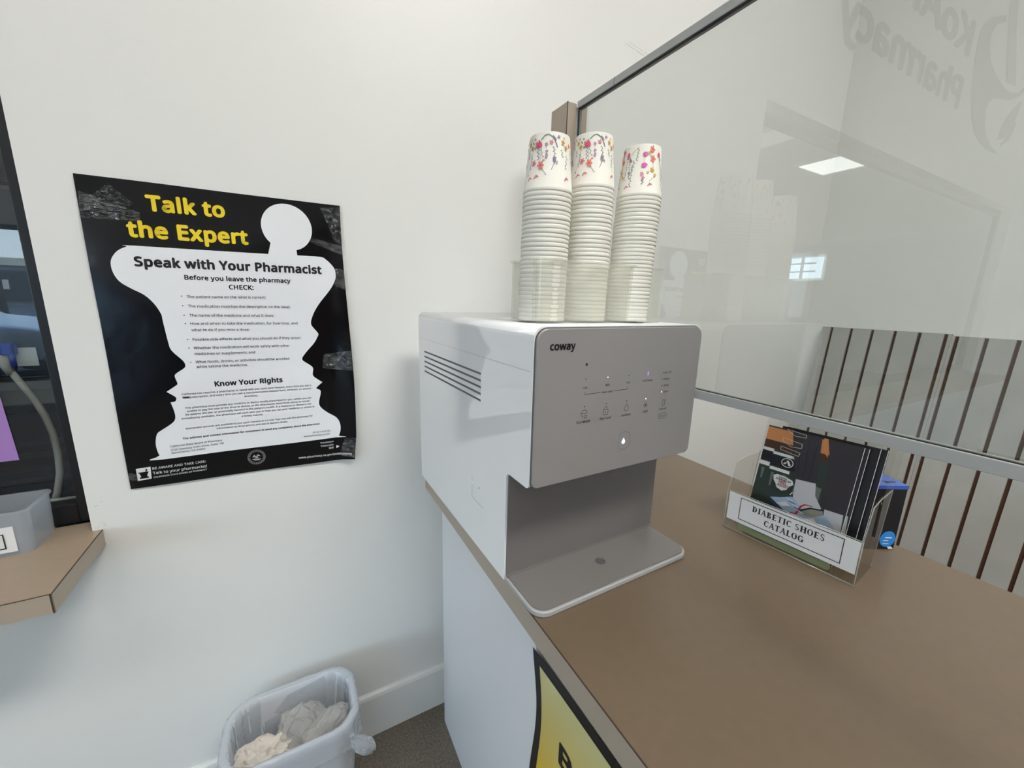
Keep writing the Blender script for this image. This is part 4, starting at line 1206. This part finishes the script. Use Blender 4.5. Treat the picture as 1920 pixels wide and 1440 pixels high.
def serif_line(mb, s, x0, x1, z0, h):
    tot = sum(GL[c][0] + .07 for c in s) - .07
    k_ = (x1 - x0) / tot
    x = x0
    for c in s:
        for qi, poly in enumerate(GL[c][1]):
            mb.faces([(x + px_ * k_, -.0016 - .00002 * (qi % 7), z0 + py_ * h) for px_, py_ in poly], [tuple(range(len(poly)))])
        x += (GL[c][0] + .07) * k_
serif_line(b, 'DIABETIC SHOES', .0530, .1790, .0595, .0125)
serif_line(b, 'CATALOG', .0780, .1480, .0395, .0125)
b.build('lettering', M['ink'], lab)


def in_holder(o, lx, ly, lz, rx=0.0):
    """places a separate thing at a local spot of the holder"""
    m_ = Matrix.Translation((.7171, -.5772, ZT + .0003)) @ Matrix.Rotation(-PI / 2 + ANG, 4, 'Z') @ Matrix.Scale(K, 4) @ Matrix.Translation((lx, ly, lz)) @ Matrix.Rotation(rx, 4, 'X')
    o.matrix_world = m_


t = thing('leaflet', 'green leaflet with blue print lying behind the sign at the bottom of the holder', 'leaflet')
b = MB(); me = fill2d(rrect(0, 0, .165, .05, .006, 5), extrude=.0004); b.add_mesh(me, lambda v: (v.x, -v.z, v.y)); D.meshes.remove(me); b.build('sheet', M['green'], t)
b = MB(); text_line(b, 'Medicare Part B Covered Items 1 Every', .03, .0135, .15, .0135, lambda x, z: (x, -.0008, z), .012, 1.0); b.build('lettering', M['blue_ink'], t)
in_holder(t, .0275, .0045, .0045)

CW, CHh = .1600, .2300
M['c_sky'] = mat('cover_orange', (.42, .17, .06), .25); M['c_dark'] = mat('cover_dark_brown', (.045, .02, .012), .25); M['c_black'] = mat('cover_black', (.012, .011, .014), .25)
M['c_white'] = mat('cover_white', (.55, .54, .53), .25); M['c_grass'] = mat('cover_grey_green', (.10, .115, .10), .25); M['c_dkgreen'] = mat('cover_dark_green', (.022, .032, .026), .25)
M['c_trouser'] = mat('cover_charcoal', (.026, .022, .027), .25); M['c_sock'] = mat('cover_sock_grey', (.40, .40, .42), .25); M['c_shoe'] = mat('cover_shoe_blue', (.26, .34, .44), .25)
M['c_navy'] = mat('cover_navy', (.03, .04, .14), .25); M['c_red'] = mat('cover_red', (.32, .02, .03), .25); M['c_beige'] = mat('cover_heel_beige', (.21, .20, .17), .25); M['c_line'] = mat('cover_thin_line', (.45, .38, .30), .25)
CM = ['c_black', 'c_sky', 'c_dark', 'c_white', 'c_grass', 'c_dkgreen', 'c_trouser', 'c_sock', 'c_shoe', 'c_navy', 'c_red', 'c_beige', 'c_line']


def catalog(label, lx, ly, lz, rx, cover=True, th=.003, w_=CW, h_=CHh):
    t = thing('catalog', label, 'catalog', group='shoe catalogues in the holder')
    MB().box((0, 0, 0), (w_, th, h_)).build('pages', M['c_black'], t)
    if cover:
        b = MB()
        lay = [0]
        def poly(pts, m_):
            lay[0] += 1
            b.mi = CM.index(m_)
            # v measured down from the top edge in units of the visible cover (0..1), u across
            me = fill2d([(u_ * w_, h_ - v_ * .142) for u_, v_ in pts])
            b.add_mesh(me, lambda q: (q.x, -.0004 - lay[0] * .00004, q.y)); D.meshes.remove(me)
        R_ = lambda u0, v0, u1, v1, m_: poly([(u0, v0), (u1, v0), (u1, v1), (u0, v1)], m_)
        R_(0, 0, 1, 1.2, 'c_dkgreen'); R_(0, .0, 1, .26, 'c_dark')
        R_(0, .02, .80, .21, 'c_sky'); R_(0.05, .06, .36, .22, 'c_sky'); R_(.0, .21, .70, .33, 'c_dark')
        R_(0, .33, .13, .375, 'c_white'); R_(.13, .36, .40, .40, 'c_white'); R_(.46, .395, .56, .435, 'c_white')
        R_(0, .375, .12, .52, 'c_black'); R_(.12, .41, .62, .57, 'c_black')
        R_(.0, .54, .12, .60, 'c_white'); R_(.13, .585, .36, .63, 'c_white')
        poly([(.45, .64), (.72, .68), (.72, .98), (.52, 1.0), (.44, .85)], 'c_grass'); R_(.02, .62, .10, .86, 'c_dkgreen')
        for u_, v_, hh in ((.04, .64, .16), (.16, .67, .20), (.24, .68, .18), (.30, .66, .12)): poly([(u_, v_), (u_ + .035, v_), (u_ + .03, v_ + hh), (u_ + .01, v_ + hh)], 'c_grass')
        R_(0, .92, .42, 1.2, 'c_dkgreen')
        # far trouser leg and near leg, sock, shoe
        poly([(.66, .0), (1.0, .0), (1.0, .92), (.86, .93), (.75, .90), (.74, .55), (.72, .25)], 'c_trouser')
        poly([(.62, -.0), (.66, -.0), (.70, .25), (.60, .12)], 'c_sky')
        poly([(.28, -.0), (.60, -.0), (.625, .30), (.66, .62), (.44, .66), (.38, .42)], 'c_trouser')
        poly([(.445, .66), (.655, .635), (.68, .80), (.77, .94), (.60, 1.12), (.47, 1.02)], 'c_sock')
        poly([(.80, .93), (.98, .92), (1.0, 1.2), (.82, 1.2)], 'c_sock')
        poly([(.22, 1.03), (.34, .98), (.45, .92), (.52, .97), (.60, 1.06), (.76, 1.0), (.84, 1.02), (.96, 1.16), (.96, 1.3), (.70, 1.3), (.40, 1.14)], 'c_shoe')
        poly([(.30, 1.08), (.40, 1.02), (.46, 1.05), (.38, 1.10)], 'c_white'); poly([(.62, 1.16), (.72, 1.10), (.80, 1.2), (.70, 1.26)], 'c_white')
        poly([(.25, 1.07), (.40, 1.14), (.62, 1.26), (.60, 1.275), (.38, 1.165), (.24, 1.085)], 'c_navy')
        poly([(.565, 1.06), (.66, .985), (.79, .955), (.80, 1.02), (.72, 1.085), (.62, 1.11)], 'c_beige')
        poly([(.56, 1.055), (.66, .975), (.795, .945), (.795, .962), (.67, .995), (.575, 1.075)], 'c_black')
        poly([(.47, 1.135), (.53, 1.12), (.56, 1.0), (.60, .955), (.68, .945), (.68, .955), (.61, .97), (.58, 1.01), (.55, 1.13), (.48, 1.15)], 'c_red')
        for q in range(5):
            u_, v_ = .40 + q * .035, .955 + q * .028
            poly([(u_, v_), (u_ + .075, v_ + .018), (u_ + .073, v_ + .027), (u_ - .002, v_ + .009)], 'c_navy' if q % 2 else 'c_white')
        poly([(.425, .90), (.44, .86), (.46, .865), (.45, .875), (.445, .87), (.435, .905)], 'c_white')
        for q in range(4): poly([(.30 + q * .09, .05 + q * .02), (.305 + q * .09, .05 + q * .02), (.40 + q * .06, .60), (.393 + q * .06, .60)], 'c_black')
        # thin outline shapes
        def outl(pts, wdt=.006):
            P = list(pts)
            for (u0, v0), (u1, v1) in zip(P, P[1:] + P[:1]):
                L = math.hypot(u1 - u0, v1 - v0); nx, ny = -(v1 - v0) / L * wdt / 2, (u1 - u0) / L * wdt / 2
                poly([(u0 + nx, v0 + ny), (u0 - nx, v0 - ny), (u1 - nx, v1 - ny), (u1 + nx, v1 + ny)], 'c_line')
        outl([(.20, .13), (.42, .16), (.42, .22), (.31, .235), (.20, .175)]); outl([(.20, .26), (.42, .29), (.41, .34), (.20, .31)]); outl([(.22, .0), (.44, .02), (.44, .06), (.32, .07)])
        # round badge with a stylised peak
        circ = lambda u_, v_, r_, n=28: [(u_ + r_ * math.cos(2 * PI * i / n), v_ + r_ * .97 * math.sin(2 * PI * i / n)) for i in range(n)]
        poly(circ(.315, .475, .068), 'c_white'); poly(circ(.315, .475, .059), 'c_black')
        poly([(.30, .445), (.325, .44), (.36, .505), (.335, .51)], 'c_white'); poly([(.295, .468), (.31, .475), (.292, .502), (.27, .50)], 'c_white')
        # sticker
        poly([(.20, .70), (.24, .672), (.34, .675), (.42, .70), (.44, .75), (.40, .795), (.38, .85), (.33, .885), (.27, .86), (.24, .80), (.215, .77)], 'c_white')
        lay[0] += 2
        def tx(s_, u0, u1, v_, m_):
            b.mi = CM.index(m_)
            text_line(b, s_, u0 * w_, h_ - v_ * .142, u1 * w_, h_ - v_ * .142, lambda x, z: (x, -.0004 - lay[0] * .00004, z), .03, 1.1)
        tx('STEP-IN', .265, .355, .715, 'c_black'); tx('POWERED BY', .235, .41, .745, 'c_black'); tx('HEEL', .275, .37, .785, 'c_red'); tx('ASSIST', .262, .395, .83, 'c_red')
        b.build('cover_print', [M[q] for q in CM], t, fix=False)
    MB().box((w_, .0006, 0), (w_ + .0004, th - .0006, h_)).build('page_edge', M['paper'], t)
    in_holder(t, lx, ly, lz, rx)
    return t


lean = -math.atan(.22)
catalog('front shoe catalog in the holder with grey sock and trainer on its cover', .0300, .0245, .0045, lean, True)
catalog('second shoe catalog in the holder, peeking out right of the front one', .0350, .0345, .0045, lean, True, h_=.2275)
catalog('third catalog in the holder, mostly black cover behind the second', .0480, .0450, .0045, lean, False, h_=.2295)
catalog('rearmost dark catalog in the holder against its back plate', .0560, .0560, .0045, lean, False, h_=.2275)

# ------------------------------------------------------------------ tissue box
t = thing('tissue_box', 'blue topped black tissue box behind the brochure holder', 'tissue box', (.9243, -.7679, ZT + .0002))
t.scale = (K, K, K)
A_ = math.radians(62.5)        # direction of the long right-hand top edge
eu = Vector((math.cos(A_), math.sin(A_))); ev = Vector((-math.sin(A_), math.cos(A_)))
LB, WB, HBx = .082, .105, .1395
Pq = lambda a, c, z: (eu.x * a + ev.x * c, eu.y * a + ev.y * c, z)
b = MB(); q = [Pq(0, 0, 0), Pq(LB, 0, 0), Pq(LB, WB, 0), Pq(0, WB, 0)]
b.faces(q + [(x, y, HBx) for x, y, z in q], [(0, 3, 2, 1), (4, 5, 6, 7), (0, 1, 5, 4), (1, 2, 6, 5), (2, 3, 7, 6), (3, 0, 4, 7)]); b.build('carton', M['c_black'], t, bevel=.001)
M['tb_blue'] = mat('tissue_box_blue', (.05, .11, .42), .3); M['tb_sky'] = mat('tissue_box_badge_blue', (.02, .22, .62), .3)
b = MB()
b.faces([Pq(-.0005, -.0005, HBx + .0004), Pq(LB + .0005, -.0005, HBx + .0004), Pq(LB + .0005, WB + .0005, HBx + .0004), Pq(-.0005, WB + .0005, HBx + .0004)], [(0, 1, 2, 3)])
b.faces([Pq(-.0006, -.0006, HBx + .0004), Pq(-.0006, WB, HBx + .0004), Pq(-.0006, WB, HBx - .007), Pq(-.0006, -.0006, HBx - .007)], [(0, 1, 2, 3)])
b.build('blue_top', M['tb_blue'], t)
b = MB(); b.faces([Pq(LB * .5 + .020 * math.cos(i * PI / 12), WB * .55 + .034 * math.sin(i * PI / 12), HBx + .0008) for i in range(24)], [tuple(range(24))]); op = b.build('opening', M['dark'], t)
b = MB(); b.faces([Pq(LB * .5 + .017 * math.cos(i * PI / 12) - .002, WB * .55 + .030 * math.sin(i * PI / 12), HBx + .0012) for i in range(24)], [tuple(range(24))]); b.build('plastic_film', mat('opening_film', (.55, .54, .50), .3), op)
b = MB()
side_f = lambda c, z, d: Pq(-.0008 - d, c, z)
b.faces([side_f(.018 + .016 * math.cos(i * PI / 12), .024 + .0175 * math.sin(i * PI / 12), 0) for i in range(24)], [tuple(range(24))]); b.build('round_badge', M['tb_sky'], t)
b = MB()
for (c0, z0, c1, z1) in ((.010, .026, .024, .0285), (.016, .020, .027, .0215), (.014, .013, .027, .0145)):
    b.faces([side_f(c0, z0, .0004), side_f(c1, z0, .0004), side_f(c1, z1, .0004), side_f(c0, z1, .0004)], [(0, 1, 2, 3)])
b.build('badge_lines', M['paper'], t)
b = MB(); b.faces([side_f(.002, .002, .0003), side_f(.012, .002, .0003), side_f(.016, .007, .0003), side_f(.008, .008, .0003)], [(0, 1, 2, 3)]); b.build('white_flash', M['paper'], t)
b = MB(); b.faces([side_f(.046, .101, .0003), side_f(.050, .108, .0003), side_f(.048, .099, .0003), side_f(.042, .104, .0003)], [(0, 1, 2, 3)]); b.build('green_sprig', mat('sprig_green', (.1, .5, .2), .4), t)
b = MB()
text_line(b, 'SOFT', 0, 0, .022, 0, lambda x, z: Pq(.012 + z, .035 - x, HBx + .0009), .02, 1.2)
b.build('lettering', M['inkw'], t)

# ------------------------------------------------------------------ slatted wall panels leaning at the right
def slat_panel(label, y0, y1, ztop, slots, xoff):
    ang = math.atan(.1)
    L = ztop / math.cos(ang)
    t = thing('slatwall_panel', label, 'slatted panel', (2.1 - ztop * .1 - xoff, y0, 0), 0, 'slatted panels leaning on the side wall')
    s_, c_ = math.sin(ang), math.cos(ang)
    X = lambda d, y, h: (h * s_ + d * c_, y - y0, h * c_ - d * s_ + .0022)
    b = MB()
    edges = [y0] + [q for sl_ in slots for q in (sl_ + .0055, sl_ - .0055)] + [y1]
    for a, c in zip(edges[::2], edges[1::2]):
        if a - c < .0005: continue
        vs = [X(0, a, 0), X(.018, a, 0), X(.018, c, 0), X(0, c, 0), X(0, a, L), X(.018, a, L), X(.018, c, L), X(0, c, L)]
        b.faces(vs, [(0, 1, 2, 3), (4, 7, 6, 5), (0, 4, 5, 1), (1, 5, 6, 2), (2, 6, 7, 3), (3, 7, 4, 0)])
    b.build('face_board', M['slat'], t)
    for sl_ in slots:
        b = MB()
        a, c = sl_ + .0055, sl_ - .0055
        vs = [X(.008, a, 0), X(.018, a, 0), X(.018, c, 0), X(.008, c, 0), X(.008, a, L - .0005), X(.018, a, L - .0005), X(.018, c, L - .0005), X(.008, c, L - .0005)]
        b.faces(vs, [(0, 1, 2, 3), (4, 7, 6, 5), (0, 4, 5, 1), (1, 5, 6, 2), (2, 6, 7, 3), (3, 7, 4, 0)])
        b.build('groove', M['slot'], t)
    return t


s1 = [-.1134 - k_ * .0718 for k_ in range(6)]
s2 = [-.5014 - k_ * .0712 for k_ in range(17)]
slat_panel('off-white panel with dark vertical grooves leaning in the corner behind the glass', -.077, -.4865, 1.1625, s1, 0)
slat_panel('off-white grooved panel nearer the camera, leaning beside the corner panel', -.487, -1.70, 1.1565, s2, .0)
o = tag(crumple('paint_chip', M['slot'], (0, 0, 0), (.0006, .006, .004), 4, None, 2, .2), 'small brown chip on the face of the nearer grooved panel', 'chip')
o.location = (2.1 - .1565 * 1.0, -.5, .9)
D.objects.remove(o)

# ------------------------------------------------------------------ things behind the camera: a wooden display unit, a door mat of shelves
t = thing('display_shelf', 'brown wooden display shelf against the front wall of the waiting room', 'shelf unit', (.5, YF + .22, 0))
MB().box((-1.2, -.2, 0), (-1.17, .2, 1.9)).build('side_board', M['wood'], t); MB().box((1.17, -.2, 0), (1.2, .2, 1.9)).build('side_board', M['wood'], t)
MB().box((-1.17, -.2, 0), (1.17, -.17, 1.9)).build('back_board', M['wood'], t)
for z in (.08, .55, 1.0, 1.45, 1.87): MB().box((-1.17, -.17, z), (1.17, .2, z + .03)).build('shelf_board', M['wood'], t)

t = thing('added_cabinet', 'unseen long dark low cabinet, added to darken the reflection in the black poster', 'cabinet', (-1.45, YF + .24, 0))  # added behind the camera so the black poster mirrors something dark
MB().box((-.72, -.22, .06), (.70, .22, 1.12)).build('body', M['mon'], t)
MB().box((-.74, -.23, 1.12), (.72, .24, 1.15)).build('cabinet_top', M['blk_dull'], t)
MB().box((-.70, -.20, 0), (.68, .17, .06)).build('plinth', M['blk_dull'], t)
for x in (-.71, -.24, .23):
    d = MB().box((x, .221, .08), (x + .45, .238, 1.10)).build('door', M['mon'], t)
    MB().box((x + .40, .238, .58), (x + .415, .255, .70)).build('handle', M['alu'], d)

# ------------------------------------------------------------------ the street outside, seen mirrored in the reception window
struct(MB().box((-60, -60, -.16), (20, YF - .16, -.11)).build('ground', M['asphalt']))
struct(MB().box((-60, YF - .16, -.16), (-9, 30, -.11)).build('ground_side', M['asphalt']))
bl = thing('shop_building', 'low grey shop building with a cream parapet across the street, mirrored in the window', 'building', (-20, -44, -.11))
MB().box((-18, -4, 0), (14, 0, 2.95)).build('wall', M['stucco'], bl)
MB().box((-18, -4, 2.95), (14, .15, 3.5)).build('parapet', M['cream'], bl)
for k_ in range(9):
    o = MB().box((-17 + k_ * 3.4, .0, .3), (-14.4 + k_ * 3.4, .06, 2.6)).build('shop_window', M['blk_dull'], bl)
    MB().box((-16.2 + k_ * 3.4, .06, 1.2), (-15.4 + k_ * 3.4, .09, 1.9)).build('window_notice', M['cream'], o)
for k_, (x, y) in enumerate(((-10.6, -24.0), (-17.5, -32.0), (-40, 19.6))):
    t = thing('utility_pole', ['wooden utility pole mirrored in the window, nearer the frame', 'wooden utility pole mirrored in the window, farther along the street', 'wooden utility pole with crossarms mirrored in the glass divider'][k_], 'utility pole', (x, y, -.11), 0, 'utility poles on the street')
    MB().cyl((0, 0, 0), .15, 9.0, 12, r1=.10).build('post', M['pole'], t)
    if k_ == 2: t.rotation_euler = (0, 0, PI / 2)
    for z in ((4.5, 5.2, 5.9) if k_ == 2 else (6.6, 7.6, 8.5)): MB().box((-1.1, -.06, z), (1.1, .06, z + .12)).build('crossarm', M['pole'], t)


def car(label, x, y, rz, m):
    t = thing('car', label, 'car', (x, y, -.11), rz, 'cars parked outside')
    # side profile: x along the car, z up
    pr = [(-2.1, .35), (-2.15, .62), (-2.0, .80), (-1.1, .93), (-.35, 1.36), (.75, 1.40), (1.55, 1.05), (2.05, .95), (2.15, .60), (2.05, .33)]
    b = MB()
    sl_ = [(-.86, .93), (-.80, 1.0), (.80, 1.0), (.86, .93)]
    def rg(yw, kk):
        out = []
        for px_, z in pr:
            inset = max(0, z - .95) * .45
            yy = yw - math.copysign(inset, yw)
            out.append((px_ * (kk if abs(px_) > 1.9 else 1), yy, z))
        return out
    b.loft([rg(-.88, .985), rg(-.80, 1.0), rg(.80, 1.0), rg(.88, .985)], True, True, False)
    b.build('body', m, t, bevel=.05, seg=3)
    g = MB()
    for s_ in (-1, 1):
        g.faces([(-1.0, s_ * .885, .95), (-.36, s_ * .715, 1.31), (.70, s_ * .70, 1.35), (1.35, s_ * .86, 1.03)], [(0, 1, 2, 3)])
    g.faces([(-1.12, -.72, .965), (-1.12, .72, .965), (-.42, .60, 1.34), (-.42, -.60, 1.34)], [(0, 1, 2, 3)])
    g.build('windows', M['blk_dull'], t)
    for sx_ in (-1.35, 1.35):
        for s_ in (-1, 1):
            o = MB().cyl((sx_, s_ * .78 - .1, .32), .32, .2, 24, 'y').build('wheel', M['black'], t, bevel=.03)
    for s_ in (-.6, .6):
        MB().box((-2.17, s_ - .2, .60), (-2.08, s_ + .2, .74)).build('headlight', M['paper'], t, bevel=.02)
    return t


car('silver car parked just outside with its nose at the frame, mirrored in the reception window', -5.15, -7.75, PI - .04, M['carsil'])
car('black car parked outside farther off, mirrored in the reception window', -9.6, -13.5, .25, M['carblk'])
